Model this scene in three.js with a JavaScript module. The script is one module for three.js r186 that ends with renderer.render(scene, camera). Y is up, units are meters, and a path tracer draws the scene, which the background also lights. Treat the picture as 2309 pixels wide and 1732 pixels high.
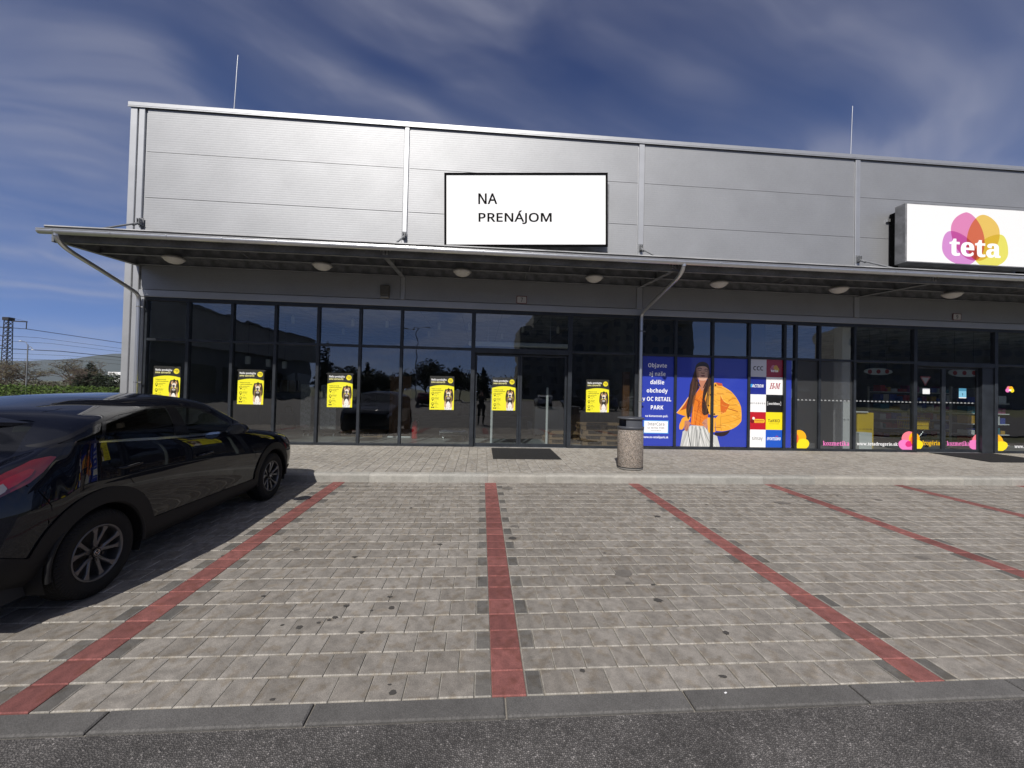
import * as THREE from 'three';
import { mergeGeometries, mergeVertices } from 'three/addons/utils/BufferGeometryUtils.js';
import { MarchingCubes } from 'three/addons/objects/MarchingCubes.js';

// ------------------------------------------------------------------ camera, sky, sun, exposure
const scene = new THREE.Scene();
const camera = new THREE.PerspectiveCamera(87.8, 1024 / 768, 0.05, 12000);
camera.rotation.order = 'YXZ';
camera.position.set(-0.15, 1.6027, 9.998);
camera.rotation.set(0.01670, -0.07622, 0.02304);
scene.add(camera);

const SUN = new THREE.Vector3(-0.29, 1.0, 0.96).normalize();
const sun = new THREE.DirectionalLight(new THREE.Color(1.0, 0.955, 0.89), 4.6);
sun.position.copy(SUN).multiplyScalar(60).add(new THREE.Vector3(0, 0, 4));
sun.target.position.set(0, 0, 4);
sun.castShadow = true;
sun.shadow.mapSize.set(4096, 4096);
Object.assign(sun.shadow.camera, { left: -30, right: 30, top: 30, bottom: -30, near: 1, far: 140 });
scene.add(sun, sun.target);

const renderer = new THREE.WebGLRenderer({ antialias: true });
renderer.setSize(1024, 768);
renderer.toneMapping = THREE.LinearToneMapping;
renderer.toneMappingExposure = 1.0;
renderer.shadowMap.enabled = true;

// ------------------------------------------------------------------ random numbers and noise
function rngOf(seed) {
  let s = seed >>> 0;
  return () => { s = (s + 0x6D2B79F5) | 0; let t = Math.imul(s ^ (s >>> 15), 1 | s); t = (t + Math.imul(t ^ (t >>> 7), 61 | t)) ^ t; return ((t ^ (t >>> 14)) >>> 0) / 4294967296; };
}
const hash3 = (x, y, z) => { let h = Math.imul(x | 0, 374761393) ^ Math.imul(y | 0, 668265263) ^ Math.imul(z | 0, 1274126177); h = Math.imul(h ^ (h >>> 13), 1274126177); return ((h ^ (h >>> 16)) >>> 0) / 4294967296; };
const sm = t => t * t * (3 - 2 * t), lerp = (a, b, t) => a + (b - a) * t, clamp = (x, a = 0, b = 1) => Math.min(b, Math.max(a, x));
const sstep = (a, b, x) => sm(clamp((x - a) / (b - a)));
function noise2(x, y, per = 0, seed = 0) {
  const xi = Math.floor(x), yi = Math.floor(y), fx = sm(x - xi), fy = sm(y - yi);
  const w = v => per ? ((v % per) + per) % per : v;
  const a = hash3(w(xi), w(yi), seed), b = hash3(w(xi + 1), w(yi), seed), c = hash3(w(xi), w(yi + 1), seed), d = hash3(w(xi + 1), w(yi + 1), seed);
  return lerp(lerp(a, b, fx), lerp(c, d, fx), fy);
}
function noise3(x, y, z, seed = 0) {
  const xi = Math.floor(x), yi = Math.floor(y), zi = Math.floor(z), fx = sm(x - xi), fy = sm(y - yi), fz = sm(z - zi);
  const g = (a, b, c) => hash3(xi + a + seed * 7919, yi + b, zi + c);
  return lerp(lerp(lerp(g(0, 0, 0), g(1, 0, 0), fx), lerp(g(0, 1, 0), g(1, 1, 0), fx), fy), lerp(lerp(g(0, 0, 1), g(1, 0, 1), fx), lerp(g(0, 1, 1), g(1, 1, 1), fx), fy), fz);
}
function fbm2(x, y, oct, per = 0, seed = 0, gain = 0.5) { let a = 0, s = 0, k = 1, f = 1; for (let i = 0; i < oct; i++) { a += k * noise2(x * f, y * f, per * f, seed + i); s += k; k *= gain; f *= 2; } return a / s; }
function fbm3(x, y, z, oct, seed = 0, gain = 0.5) { let a = 0, s = 0, k = 1, f = 1; for (let i = 0; i < oct; i++) { a += k * noise3(x * f, y * f, z * f, seed + i); s += k; k *= gain; f *= 2.03; } return a / s; }

// ------------------------------------------------------------------ sky: blue air with high cirrus all round
{
  const W = 2048, H = 1024, d = new Float32Array(W * H * 4);
  for (let j = 0; j < H; j++) {
    const el = ((j + 0.5) / H - 0.5) * Math.PI, y = Math.sin(el), ch = Math.cos(el);
    for (let i = 0; i < W; i++) {
      const az = ((i + 0.5) / W - 0.5) * 2 * Math.PI, x = Math.cos(az) * ch, z = Math.sin(az) * ch;
      const up = Math.max(y, 0);
      const t = Math.pow(1 - up, 2.5);
      let r = lerp(0.021, 0.135, t), g = lerp(0.036, 0.275, t), b = lerp(0.115, 0.66, t);
      const lo = Math.pow(1 - up, 20);
      r = lerp(r, 0.46, lo * 0.65); g = lerp(g, 0.58, lo * 0.65); b = lerp(b, 0.78, lo * 0.65);
      const cs = clamp(x * SUN.x + y * SUN.y + z * SUN.z, -1, 1);
      const halo = 0.10 * Math.pow(Math.max(cs, 0), 12) + 0.25 * Math.pow(Math.max(cs, 0), 90);
      r += halo; g += halo; b += halo;
      if (y > 0) {
        // cirrus sheets on a plane overhead, drawn out along the wind
        const px = x / (y + 0.16), pz = z / (y + 0.16);
        const c0 = 0.9, s0 = -0.43, u = px * c0 + pz * s0 + 49.7352, v = -px * s0 + pz * c0 + 48.3991;
        const wx = fbm2(u * 0.9 + 11, v * 0.9 + 5, 4, 0, 3) - 0.5, wy = fbm2(u * 0.9 + 31, v * 0.9 + 17, 4, 0, 9) - 0.5;
        const sheet = fbm2(u * 0.55 + wx * 1.3 + 3.3, v * 1.0 + wy * 1.3 + 8.1, 5, 0, 21, 0.52);
        const strands = fbm2(u * 1.1 + wx * 2.6, v * 4.2 + wy * 2.6, 6, 0, 40, 0.56);
        let c = sstep(0.36, 0.76, sheet) * (0.28 + 0.95 * sstep(0.30, 0.78, strands));
        c += 0.22 * sstep(0.50, 0.85, strands) * sstep(0.25, 0.6, sheet);
        c = clamp(c, 0, 1) * (0.35 + 0.65 * sstep(0.0, 0.25, y));
        c *= 0.58;
        const cl = 0.92 + 0.8 * Math.pow(Math.max(cs, 0), 6);
        r = lerp(r, 0.46 * cl, c); g = lerp(g, 0.47 * cl, c); b = lerp(b, 0.56 * cl, c);
      }
      const o = (j * W + i) * 4; d[o] = r; d[o + 1] = g; d[o + 2] = b; d[o + 3] = 1;
    }
  }
  const t = new THREE.DataTexture(d, W, H, THREE.RGBAFormat, THREE.FloatType);
  t.mapping = THREE.EquirectangularReflectionMapping; t.magFilter = THREE.LinearFilter; t.minFilter = THREE.LinearFilter; t.needsUpdate = true;
  scene.background = t; scene.environment = t; scene.backgroundIntensity = 1; scene.environmentIntensity = 1;
}

// ------------------------------------------------------------------ helpers
const taken = {};
function numbered(name) { const n = taken[name] = (taken[name] ?? -1) + 1; return n ? `${name}_${String(n).padStart(3, '0')}` : name; }
function mesh(name, geo, mat, parent) { const m = new THREE.Mesh(Array.isArray(geo) ? merge(geo) : geo, mat); m.name = name; m.castShadow = m.receiveShadow = true; if (parent) parent.add(m); return m; }
function tag(o, label, category, group) { o.userData.label = label; o.userData.category = category; if (group) o.userData.group = group; return o; }
function thing(name, label, category, group) { const g = new THREE.Group(); g.name = numbered(name); scene.add(g); return tag(g, label, category, group); }
function solo(name, label, category, geo, mat, group) { const m = mesh(numbered(name), geo, mat, scene); return tag(m, label, category, group); }
function struct(name, geo, mat) { const m = mesh(numbered(name), geo, mat, scene); m.userData.kind = 'structure'; return m; }
function structGroup(name) { const g = new THREE.Group(); g.name = numbered(name); g.userData.kind = 'structure'; scene.add(g); return g; }
function dup(root, label) { const r = root.clone(); r.name = numbered(root.name.replace(/_\d{3}$/, '')); r.userData = { ...root.userData }; if (label) r.userData.label = label; scene.add(r); return r; }
function merge(list) {
  const keys = list.some(g => g.attributes.color) ? ['position', 'normal', 'uv', 'color'] : ['position', 'normal', 'uv'];
  const out = list.map(g0 => {
    const g = g0.index ? g0.toNonIndexed() : g0;
    const n = g.attributes.position.count;
    if (!g.attributes.normal) g.computeVertexNormals();
    if (!g.attributes.uv) g.setAttribute('uv', new THREE.BufferAttribute(new Float32Array(n * 2), 2));
    if (keys[3] && !g.attributes.color) g.setAttribute('color', new THREE.BufferAttribute(new Float32Array(n * 3).fill(1), 3));
    const r = new THREE.BufferGeometry(); for (const k of keys) r.setAttribute(k, g.attributes[k]); return r;
  });
  return out.length === 1 ? out[0] : mergeGeometries(out);
}
// metric uv from the dominant axis of each face
function metricUV(g0, s = 1, ox = 0, oy = 0) {
  const g = g0.index ? g0.toNonIndexed() : g0, p = g.attributes.position, n = p.count, uv = new Float32Array(n * 2);
  const a = new THREE.Vector3(), b = new THREE.Vector3(), c = new THREE.Vector3(), q = new THREE.Vector3();
  for (let i = 0; i < n; i += 3) {
    a.fromBufferAttribute(p, i); b.fromBufferAttribute(p, i + 1); c.fromBufferAttribute(p, i + 2);
    q.copy(b).sub(a).cross(c.clone().sub(a));
    const ax = Math.abs(q.x), ay = Math.abs(q.y), az = Math.abs(q.z);
    [a, b, c].forEach((v, k) => { const [u, w] = ay >= ax && ay >= az ? [v.x, v.z] : ax >= az ? [v.z, v.y] : [v.x, v.y]; uv[(i + k) * 2] = u * s + ox; uv[(i + k) * 2 + 1] = w * s + oy; });
  }
  g.setAttribute('uv', new THREE.BufferAttribute(uv, 2)); return g;
}
// box given by its limits, with chamfered edges of size c
function bx(x0, x1, y0, y1, z0, z1, c = 0) {
  if (!c) { const g = new THREE.BoxGeometry(x1 - x0, y1 - y0, z1 - z0); g.translate((x0 + x1) / 2, (y0 + y1) / 2, (z0 + z1) / 2); return metricUV(g); }
  c = Math.min(c, (x1 - x0) * 0.45, (y1 - y0) * 0.45, (z1 - z0) * 0.45);
  const P = [], tri = (a, b, d) => P.push(...a, ...b, ...d), quad = (a, b, d, e) => { tri(a, b, d); tri(a, d, e); };
  const X = [x0, x1], Y = [y0, y1], Z = [z0, z1], s = i => i ? -c : c;
  const fx = (i, j, k) => [X[i], Y[j] + s(j), Z[k] + s(k)], fy = (i, j, k) => [X[i] + s(i), Y[j], Z[k] + s(k)], fz = (i, j, k) => [X[i] + s(i), Y[j] + s(j), Z[k]];
  const fl = (f, q, flip) => flip ? quad(q[3], q[2], q[1], q[0]) : quad(...q);
  for (const i of [0, 1]) {
    fl(0, [fx(i, 0, 0), fx(i, 1, 0), fx(i, 1, 1), fx(i, 0, 1)], !i === false);
    fl(0, [fy(0, i, 0), fy(0, i, 1), fy(1, i, 1), fy(1, i, 0)], !i === true);
    fl(0, [fz(0, 0, i), fz(1, 0, i), fz(1, 1, i), fz(0, 1, i)], !i === true);
    for (const j of [0, 1]) {
      fl(0, [fx(i, j, 0), fy(i, j, 0), fy(i, j, 1), fx(i, j, 1)], (i + j) % 2 === 1);
      fl(0, [fx(i, 0, j), fx(i, 1, j), fz(i, 1, j), fz(i, 0, j)], (i + j) % 2 === 1);
      fl(0, [fy(0, i, j), fz(0, i, j), fz(1, i, j), fy(1, i, j)], (i + j) % 2 === 1);
      for (const k of [0, 1]) { const t = [fx(i, j, k), fy(i, j, k), fz(i, j, k)]; (i + j + k) % 2 ? tri(t[0], t[1], t[2]) : tri(t[2], t[1], t[0]); }
    }
  }
  const g = new THREE.BufferGeometry(); g.setAttribute('position', new THREE.BufferAttribute(new Float32Array(P), 3));
  outward(g, [(x0 + x1) / 2, (y0 + y1) / 2, (z0 + z1) / 2]); g.computeVertexNormals(); return metricUV(g);
}
function outward(g, c) {   // turn every face of a convex piece away from its middle
  const p = g.attributes.position.array;
  for (let i = 0; i < p.length; i += 9) {
    const ux = p[i + 3] - p[i], uy = p[i + 4] - p[i + 1], uz = p[i + 5] - p[i + 2], vx = p[i + 6] - p[i], vy = p[i + 7] - p[i + 1], vz = p[i + 8] - p[i + 2];
    const nx = uy * vz - uz * vy, ny = uz * vx - ux * vz, nz = ux * vy - uy * vx;
    if (nx * (p[i] - c[0]) + ny * (p[i + 1] - c[1]) + nz * (p[i + 2] - c[2]) < 0) for (let k = 0; k < 3; k++) { const t = p[i + 3 + k]; p[i + 3 + k] = p[i + 6 + k]; p[i + 6 + k] = t; }
  }
}
const V = (x, y, z) => new THREE.Vector3(x, y, z);
function rod(a, b, r, seg = 8, r2 = r) { const d = b.clone().sub(a), l = d.length(), g = new THREE.CylinderGeometry(r2, r, l, seg); g.applyQuaternion(new THREE.Quaternion().setFromUnitVectors(V(0, 1, 0), d.normalize())); g.translate((a.x + b.x) / 2, (a.y + b.y) / 2, (a.z + b.z) / 2); return g; }
function bar(a, b, w, h) { const d = b.clone().sub(a), l = d.length(), g = new THREE.BoxGeometry(w, h, l); const m = new THREE.Matrix4().lookAt(a, b, V(0, 1, 0)); g.applyMatrix4(m); g.translate((a.x + b.x) / 2, (a.y + b.y) / 2, (a.z + b.z) / 2); return metricUV(g); }
function tube(pts, r, seg = 24, rad = 10) { return new THREE.TubeGeometry(new THREE.CatmullRomCurve3(pts, false, 'centripetal'), seg, r, rad, false); }
function lathe(pts, seg = 32) { return new THREE.LatheGeometry(pts.map(p => new THREE.Vector2(p[0], p[1])), seg); }
function xf(g, x = 0, y = 0, z = 0, rx = 0, ry = 0, rz = 0, s = 1) { return g.applyMatrix4(new THREE.Matrix4().compose(V(x, y, z), new THREE.Quaternion().setFromEuler(new THREE.Euler(rx, ry, rz)), typeof s === 'number' ? V(s, s, s) : s)); }

// ------------------------------------------------------------------ textures
function dataTex(w, h, fn, srgb = true, rep = 1) {
  const d = new Uint8Array(w * h * 4);
  for (let j = 0; j < h; j++) for (let i = 0; i < w; i++) { const v = fn(i, j, w, h), o = (j * w + i) * 4; if (typeof v === 'number') d[o] = d[o + 1] = d[o + 2] = clamp(v) * 255; else { d[o] = clamp(v[0]) * 255; d[o + 1] = clamp(v[1]) * 255; d[o + 2] = clamp(v[2]) * 255; } d[o + 3] = 255; }
  const t = new THREE.DataTexture(d, w, h, THREE.RGBAFormat); t.wrapS = t.wrapT = THREE.RepeatWrapping; t.magFilter = THREE.LinearFilter; t.minFilter = THREE.LinearMipmapLinearFilter; t.generateMipmaps = true; if (srgb) t.colorSpace = THREE.SRGBColorSpace; t.repeat.set(rep, rep); t.needsUpdate = true; return t;
}
function rep(t, u, v = u) { const c = t.clone(); c.repeat.set(u, v); c.needsUpdate = true; return c; }
// cell distances on a torus: [nearest, second, id of nearest]
function cells(n, seed, jitter = 0.9) {
  return (x, y) => {
    const xi = Math.floor(x), yi = Math.floor(y); let a = 9, b = 9, id = 0;
    for (let j = -1; j <= 1; j++) for (let i = -1; i <= 1; i++) {
      const cx = (((xi + i) % n) + n) % n, cy = (((yi + j) % n) + n) % n;
      const dx = xi + i + 0.5 + (hash3(cx, cy, seed) - 0.5) * jitter - x, dy = yi + j + 0.5 + (hash3(cx, cy, seed + 1) - 0.5) * jitter - y, q = Math.hypot(dx, dy);
      if (q < a) { b = a; a = q; id = hash3(cx, cy, seed + 2); } else if (q < b) b = q;
    }
    return [a, b, id];
  };
}
function canvasTex(w, h, draw) { const c = document.createElement('canvas'); c.width = w; c.height = h; draw(c.getContext('2d'), w, h); const t = new THREE.CanvasTexture(c); t.colorSpace = THREE.SRGBColorSpace; t.magFilter = THREE.LinearFilter; return t; }

const grainTex = dataTex(512, 512, (i, j) => { const m = fbm2(i / 64, j / 64, 4, 8, 1), f = hash3(i, j, 5), k = hash3(i >> 1, j >> 1, 6); return 0.70 + (m - 0.5) * 0.13 + (f - 0.5) * 0.20 + (k - 0.5) * 0.18; });
const paverTex = dataTex(1024, 1024, (i, j) => { const m = fbm2(i / 64, j / 64, 5, 16, 1), q = sstep(0.52, 0.72, fbm2(i / 90 + 3, j / 90, 4, 0, 29)), f = hash3(i, j, 5), k = hash3(i >> 1, j >> 1, 6), v = 0.70 + (m - 0.5) * 0.22 + (f - 0.5) * 0.20 + (k - 0.5) * 0.20; return [v * (1 - 0.06 * q), v * (1 - 0.08 * q), v * (1 - 0.11 * q)]; });
const grainBump = dataTex(512, 512, (i, j) => 0.5 + (hash3(i >> 1, j >> 1, 6) - 0.5) * 0.5 + (fbm2(i / 16, j / 16, 3, 32, 2) - 0.5) * 0.8, false);
const mottleTex = dataTex(256, 256, (i, j) => 0.82 + (fbm2(i / 32, j / 32, 5, 8, 13) - 0.5) * 0.36);
const panelTex = dataTex(256, 256, (i, j) => 0.93 + (fbm2(i / 32, j / 32, 5, 8, 17) - 0.5) * 0.06 + (hash3(i, j, 8) - 0.5) * 0.03);
const asphaltCell = cells(140, 77);
const asphaltH = (i, j) => { const [a, b, id] = asphaltCell(i / 1024 * 140, j / 1024 * 140); return [clamp(0.15 + (b - a) * 1.5), id]; };
const asphaltTex = dataTex(1024, 1024, (i, j) => { const [h, id] = asphaltH(i, j); const m = fbm2(i / 128, j / 128, 4, 8, 31); const v = (0.44 + id * 0.24 + (id > 0.97 ? 0.12 : 0)) * (0.26 + 0.74 * Math.sqrt(h)) * (0.80 + 0.4 * m); return [v * 1.01, v * 0.995, v * 0.985]; });
const asphaltBump = dataTex(1024, 1024, (i, j) => { const [h, id] = asphaltH(i, j); return Math.sqrt(h) * (0.5 + 0.5 * id); }, false);
const ribTex = dataTex(8, 128, (i, j) => { const t = (j % 16) / 16; return t < 0.12 ? 0 : t < 0.22 ? (t - 0.12) * 10 : t > 0.9 ? (1 - t) * 10 : 1; }, false);
const zincTex = (() => { const c = cells(24, 5, 1); return dataTex(256, 256, (i, j) => { const [, , id] = c(i / 256 * 24, j / 256 * 24); return 0.72 + id * 0.16 + (fbm2(i / 32, j / 32, 4, 8, 3) - 0.5) * 0.28; }); })();
const woodTex = dataTex(256, 512, (i, j) => { const w = fbm2(i / 32, j / 256, 3, 8, 4) * 3; const g = 0.5 + 0.5 * Math.sin((i / 256 * 14 + w) * 6.283); const f = noise2(i / 2, j / 40, 128, 8); const v = 0.72 + g * 0.12 + (f - 0.5) * 0.22; return [v, v * 0.93, v * 0.84]; });
const pebbleTex = (() => { const c = cells(64, 15); return dataTex(1024, 1024, (i, j) => { const [a, b, id] = c(i / 16, j / 16); const e = sstep(0.03, 0.22, b - a); const h2 = hash3(id * 1e6 | 0, 3, 4); const v = lerp(0.50, 0.52 + 0.46 * id - (id < 0.12 ? 0.2 : 0), e) * (0.92 + 0.16 * hash3(i, j, 3)); return [v, v * (0.93 + 0.05 * h2), v * (0.86 + 0.1 * h2)]; }); })();
const pebbleBump = (() => { const c = cells(64, 15); return dataTex(1024, 1024, (i, j) => { const [a, b] = c(i / 16, j / 16); return clamp((b - a) * 1.3); }, false); })();

// ------------------------------------------------------------------ materials
const std = (o) => new THREE.MeshStandardMaterial(o), phy = (o) => new THREE.MeshPhysicalMaterial(o);
const lin = (r, g, b) => new THREE.Color().setRGB(r, g, b);
const M = {
  paver: std({ color: lin(1, 1, 1), vertexColors: true, map: rep(paverTex, 1.3), bumpMap: rep(grainBump, 2.2), bumpScale: 0.0012, roughness: 0.92 }),
  sand: std({ color: lin(0.50, 0.46, 0.40), map: rep(grainTex, 3), roughness: 1 }),
  kerb: std({ color: lin(1, 1, 1), vertexColors: true, map: rep(grainTex, 1.4), bumpMap: rep(grainBump, 1.4), bumpScale: 0.0015, roughness: 0.9 }),
  asphalt: std({ color: lin(0.50, 0.485, 0.475), map: rep(asphaltTex, 0.72), bumpMap: rep(asphaltBump, 0.72), bumpScale: 0.006, roughness: 0.9 }),
  panel: phy({ color: lin(0.44, 0.447, 0.458), metalness: 0.66, roughness: 0.58, bumpMap: rep(ribTex, 1, 2.27), bumpScale: 0.0008, map: rep(panelTex, 0.23) }),
  trim: phy({ color: lin(0.56, 0.57, 0.585), metalness: 0.7, roughness: 0.50, map: rep(panelTex, 0.5) }),
  anthracite: std({ color: lin(0.040, 0.047, 0.058), metalness: 0.15, roughness: 0.42, map: rep(mottleTex, 0.7) }),
  dark: std({ color: lin(0.02, 0.02, 0.022), roughness: 0.7 }),
  zinc: std({ color: lin(0.34, 0.35, 0.365), metalness: 0.3, roughness: 0.6, map: rep(mottleTex, 1.3) }),
  zincNew: std({ color: lin(0.74, 0.75, 0.76), metalness: 0.8, roughness: 0.30, map: rep(panelTex, 1.5) }),
  sheetTop: std({ color: lin(0.70, 0.70, 0.70), metalness: 0.2, roughness: 0.55, map: rep(mottleTex, 0.4) }),
  sheet: std({ color: lin(0.11, 0.113, 0.117), metalness: 0.2, roughness: 0.6 }),
  glass: phy({ color: lin(0.60, 0.655, 0.655), transmission: 1, thickness: 0, roughness: 0.0, ior: 2.45, bumpMap: rep(dataTex(128, 128, (i, j) => fbm2(i / 32, j / 32, 3, 4, 70), false), 0.55), bumpScale: 0.0014 }),
  lampGlass: std({ color: lin(0.62, 0.60, 0.56), roughness: 0.45 }),
  lampBase: std({ color: lin(0.45, 0.44, 0.42), roughness: 0.5 }),
  white: std({ color: lin(0.80, 0.80, 0.79), roughness: 0.45 }),
  signWhite: std({ color: lin(0.90, 0.90, 0.90), roughness: 0.5 }),
  black: phy({ color: lin(0.004, 0.004, 0.004), roughness: 0.9, specularIntensity: 0.15 }),
  greyBox: std({ color: lin(0.33, 0.335, 0.345), metalness: 0.3, roughness: 0.5, map: rep(mottleTex, 1) }),
  rubber: std({ color: lin(0.022, 0.022, 0.024), roughness: 0.8, map: rep(grainTex, 3) }),
  pebble: std({ color: lin(0.78, 0.74, 0.70), map: rep(pebbleTex, 1), bumpMap: rep(pebbleBump, 1), bumpScale: 0.004, roughness: 0.85 }),
  concrete: std({ color: lin(0.55, 0.53, 0.49), map: rep(grainTex, 1.5), roughness: 0.9 }),
  binLid: std({ color: lin(0.075, 0.08, 0.092), roughness: 0.42 }),
  floorIn: std({ color: lin(0.44, 0.45, 0.45), roughness: 0.32, map: rep(mottleTex, 0.4) }),
  wallIn: std({ color: lin(0.30, 0.30, 0.30), roughness: 0.9, map: rep(mottleTex, 0.3) }),
  wallDark: std({ color: lin(0.09, 0.095, 0.10), roughness: 0.9 }),
  ceilIn: std({ color: lin(0.55, 0.55, 0.54), roughness: 0.9, map: rep(mottleTex, 0.6) }),
  wood: std({ color: lin(0.42, 0.30, 0.19), map: rep(woodTex, 3, 0.9), roughness: 0.8 }),
  woodDark: std({ color: lin(0.24, 0.12, 0.055), map: rep(woodTex, 2, 0.6), roughness: 0.55 }),
  card: std({ color: lin(0.36, 0.25, 0.15), map: rep(grainTex, 2), roughness: 0.9 }),
  red: std({ color: lin(0.50, 0.015, 0.02), roughness: 0.3 }),
  foil: std({ color: lin(0.60, 0.61, 0.63), metalness: 0.85, roughness: 0.28, map: rep(zincTex, 3) }),
  yellow: std({ color: lin(0.80, 0.52, 0.01), roughness: 0.45 }),
  grass: std({ color: lin(1, 1, 1), vertexColors: true, roughness: 0.95 }),
  bark: std({ color: lin(0.11, 0.085, 0.068), roughness: 0.95 }),
  steelDark: std({ color: lin(0.035, 0.035, 0.04), roughness: 0.7, metalness: 0.3 }),
};
// ------------------------------------------------------------------ ground, road, paving, kerbs
const ZK = 3.048, SL = 0.0187, U = 0.196, XL = -0.052, ROWS = 24, RP = 4.72 / ROWS, PAVE_Y = 0.14, PSL = 0.014;
const groundY = z => z < ZK ? 0 : z < 13 ? -SL * (z - ZK) : -SL * (13 - ZK);
const paveY = z => PAVE_Y + PSL * (ZK - z);
{ // land: one sheet to the horizon
  const xs = [], zs = [], line = [-6000, -3500, -2000, -1200, -700, -400, -250, -160, -110, -80, -60, -45, -35, -26, -20, -15, -11, -8, -4, 0, 3, 6, 9, 13, 18, 26, 40, 60, 90, 140, 250, 500, 1200, 3000, 6000];
  for (const v of line) { xs.push(v); zs.push(v); }
  const P = [], C = [], I = [];
  zs.forEach((z, j) => xs.forEach((x, i) => {
    const h = z > -1 && z < 70 && Math.abs(x) < 70 ? groundY(z) - 0.09 : Math.abs(x) > 400 || Math.abs(z) > 400 ? -2 : -0.1 - (z >= 70 ? 0.2 : 0);
    P.push(x, h, z); const n = noise2(x * 0.05 + 3, z * 0.05, 0, 3); C.push(0.075 + 0.03 * n, 0.085 + 0.02 * n, 0.035 + 0.01 * n);
    if (i && j) { const a = (j - 1) * xs.length + i - 1, b = a + 1, c = a + xs.length, d = c + 1; I.push(a, c, b, b, c, d); }
  }));
  const g = new THREE.BufferGeometry(); g.setAttribute('position', new THREE.Float32BufferAttribute(P, 3)); g.setAttribute('color', new THREE.Float32BufferAttribute(C, 3)); g.setIndex(I); g.computeVertexNormals();
  struct('ground', g, M.grass);
}
{ // asphalt of the car park, from the flush edging out behind the camera
  const zs = [ZK + 4.862, 9, 10, 11, 13, 20, 40, 68], xs = [-60, -28, -12, -6, -3, 0, 3, 6, 12, 28, 60], P = [], UV = [], I = [];
  zs.forEach((z, j) => xs.forEach((x, i) => { P.push(x, groundY(z) - 0.010, z); UV.push(x, z); if (i && j) { const a = (j - 1) * xs.length + i - 1, b = a + 1, c = a + xs.length, d = c + 1; I.push(a, c, b, b, c, d); } }));
  const g = new THREE.BufferGeometry(); g.setAttribute('position', new THREE.Float32BufferAttribute(P, 3)); g.setAttribute('uv', new THREE.Float32BufferAttribute(UV, 2)); g.setIndex(I); g.computeVertexNormals();
  struct('asphalt_road', g, M.asphalt);
}
// one paving stone: flat top, bevelled rim, short sides
function stone(w, d, col, ox, oz, bev = 0.007, dep = 0.022, edge = null) {
  const x0 = -w / 2, x1 = w / 2, z0 = -d / 2, z1 = d / 2, P = [], q = (a, b, c, e) => P.push(...a, ...b, ...c, ...a, ...c, ...e);
  const T = [[x0 + bev, 0, z1 - bev], [x1 - bev, 0, z1 - bev], [x1 - bev, 0, z0 + bev], [x0 + bev, 0, z0 + bev]], B = [[x0, -bev * 0.8, z1], [x1, -bev * 0.8, z1], [x1, -bev * 0.8, z0], [x0, -bev * 0.8, z0]], F = B.map(p => [p[0], -dep, p[2]]);
  q(...T);
  for (let k = 0; k < 4; k++) { const n = (k + 1) % 4; q(B[k], B[n], T[n], T[k]); q(F[k], F[n], B[n], B[k]); }
  const g = new THREE.BufferGeometry(); g.setAttribute('position', new THREE.Float32BufferAttribute(P, 3)); g.computeVertexNormals();
  const n = P.length / 3, uv = new Float32Array(n * 2), c = new Float32Array(n * 3);
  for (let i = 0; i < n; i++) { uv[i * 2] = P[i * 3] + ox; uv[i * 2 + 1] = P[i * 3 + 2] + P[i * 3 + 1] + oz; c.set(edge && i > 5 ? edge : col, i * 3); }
  g.setAttribute('uv', new THREE.BufferAttribute(uv, 2)); g.setAttribute('color', new THREE.BufferAttribute(c, 3)); return g;
}
const inView = (() => { camera.updateMatrixWorld(); const inv = camera.matrixWorldInverse.copy(camera.matrixWorld).invert(), ty = Math.tan(87.8 * Math.PI / 360), v = V(0, 0, 0); return (x, y, z) => { v.set(x, y, z).applyMatrix4(inv); if (v.z > -0.3) return 0; const a = v.x / -v.z / ty / 1.3333, b = v.y / -v.z / ty; return Math.abs(a) < 1.02 && Math.abs(b) < 1.02 ? 1 / (v.z * v.z) : 0; }; })();
// lays stones {x, z, w, d, kind, tone} into a group: the largest in view as parts, the rest as one mass
function lay(group, list, tones, yOf, most = 300) {
  const r = rngOf(group.name.length * 77 + 5), shapes = {};
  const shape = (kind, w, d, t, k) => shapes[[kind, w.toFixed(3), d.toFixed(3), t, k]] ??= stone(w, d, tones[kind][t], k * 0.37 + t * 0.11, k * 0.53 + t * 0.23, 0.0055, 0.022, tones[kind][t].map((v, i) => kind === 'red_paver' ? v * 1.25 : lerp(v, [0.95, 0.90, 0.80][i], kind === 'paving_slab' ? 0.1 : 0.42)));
  const rest = {}, count = {};
  list.forEach(s => { s.v = inView(s.x, yOf(s), s.z + group.position.z); s.n = tones[s.kind].length; s.t = Math.min(s.n - 1, Math.floor(clamp(s.tone, 0, 0.999) * s.n)); s.k = Math.floor(r() * 4); s.dy = (r() - 0.5) * 0.003; s.ry = (r() - 0.5) * 0.010; s.rx = (r() - 0.5) * 0.008; s.rz = (r() - 0.5) * 0.008; });
  list.sort((a, b) => b.v - a.v);
  for (const s of list) {
    const g = shape(s.kind, s.w, s.d, s.t, s.k);
    count[s.kind] = (count[s.kind] ?? 0) + 1;
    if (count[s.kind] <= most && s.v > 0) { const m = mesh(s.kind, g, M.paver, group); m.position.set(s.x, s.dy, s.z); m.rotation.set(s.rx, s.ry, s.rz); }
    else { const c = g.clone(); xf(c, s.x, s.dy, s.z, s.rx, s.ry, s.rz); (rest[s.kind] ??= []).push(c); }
  }
  for (const k in rest) { const m = mesh(k + '_field', rest[k], M.paver, group); m.userData.kind = 'stuff'; }
}
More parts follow.
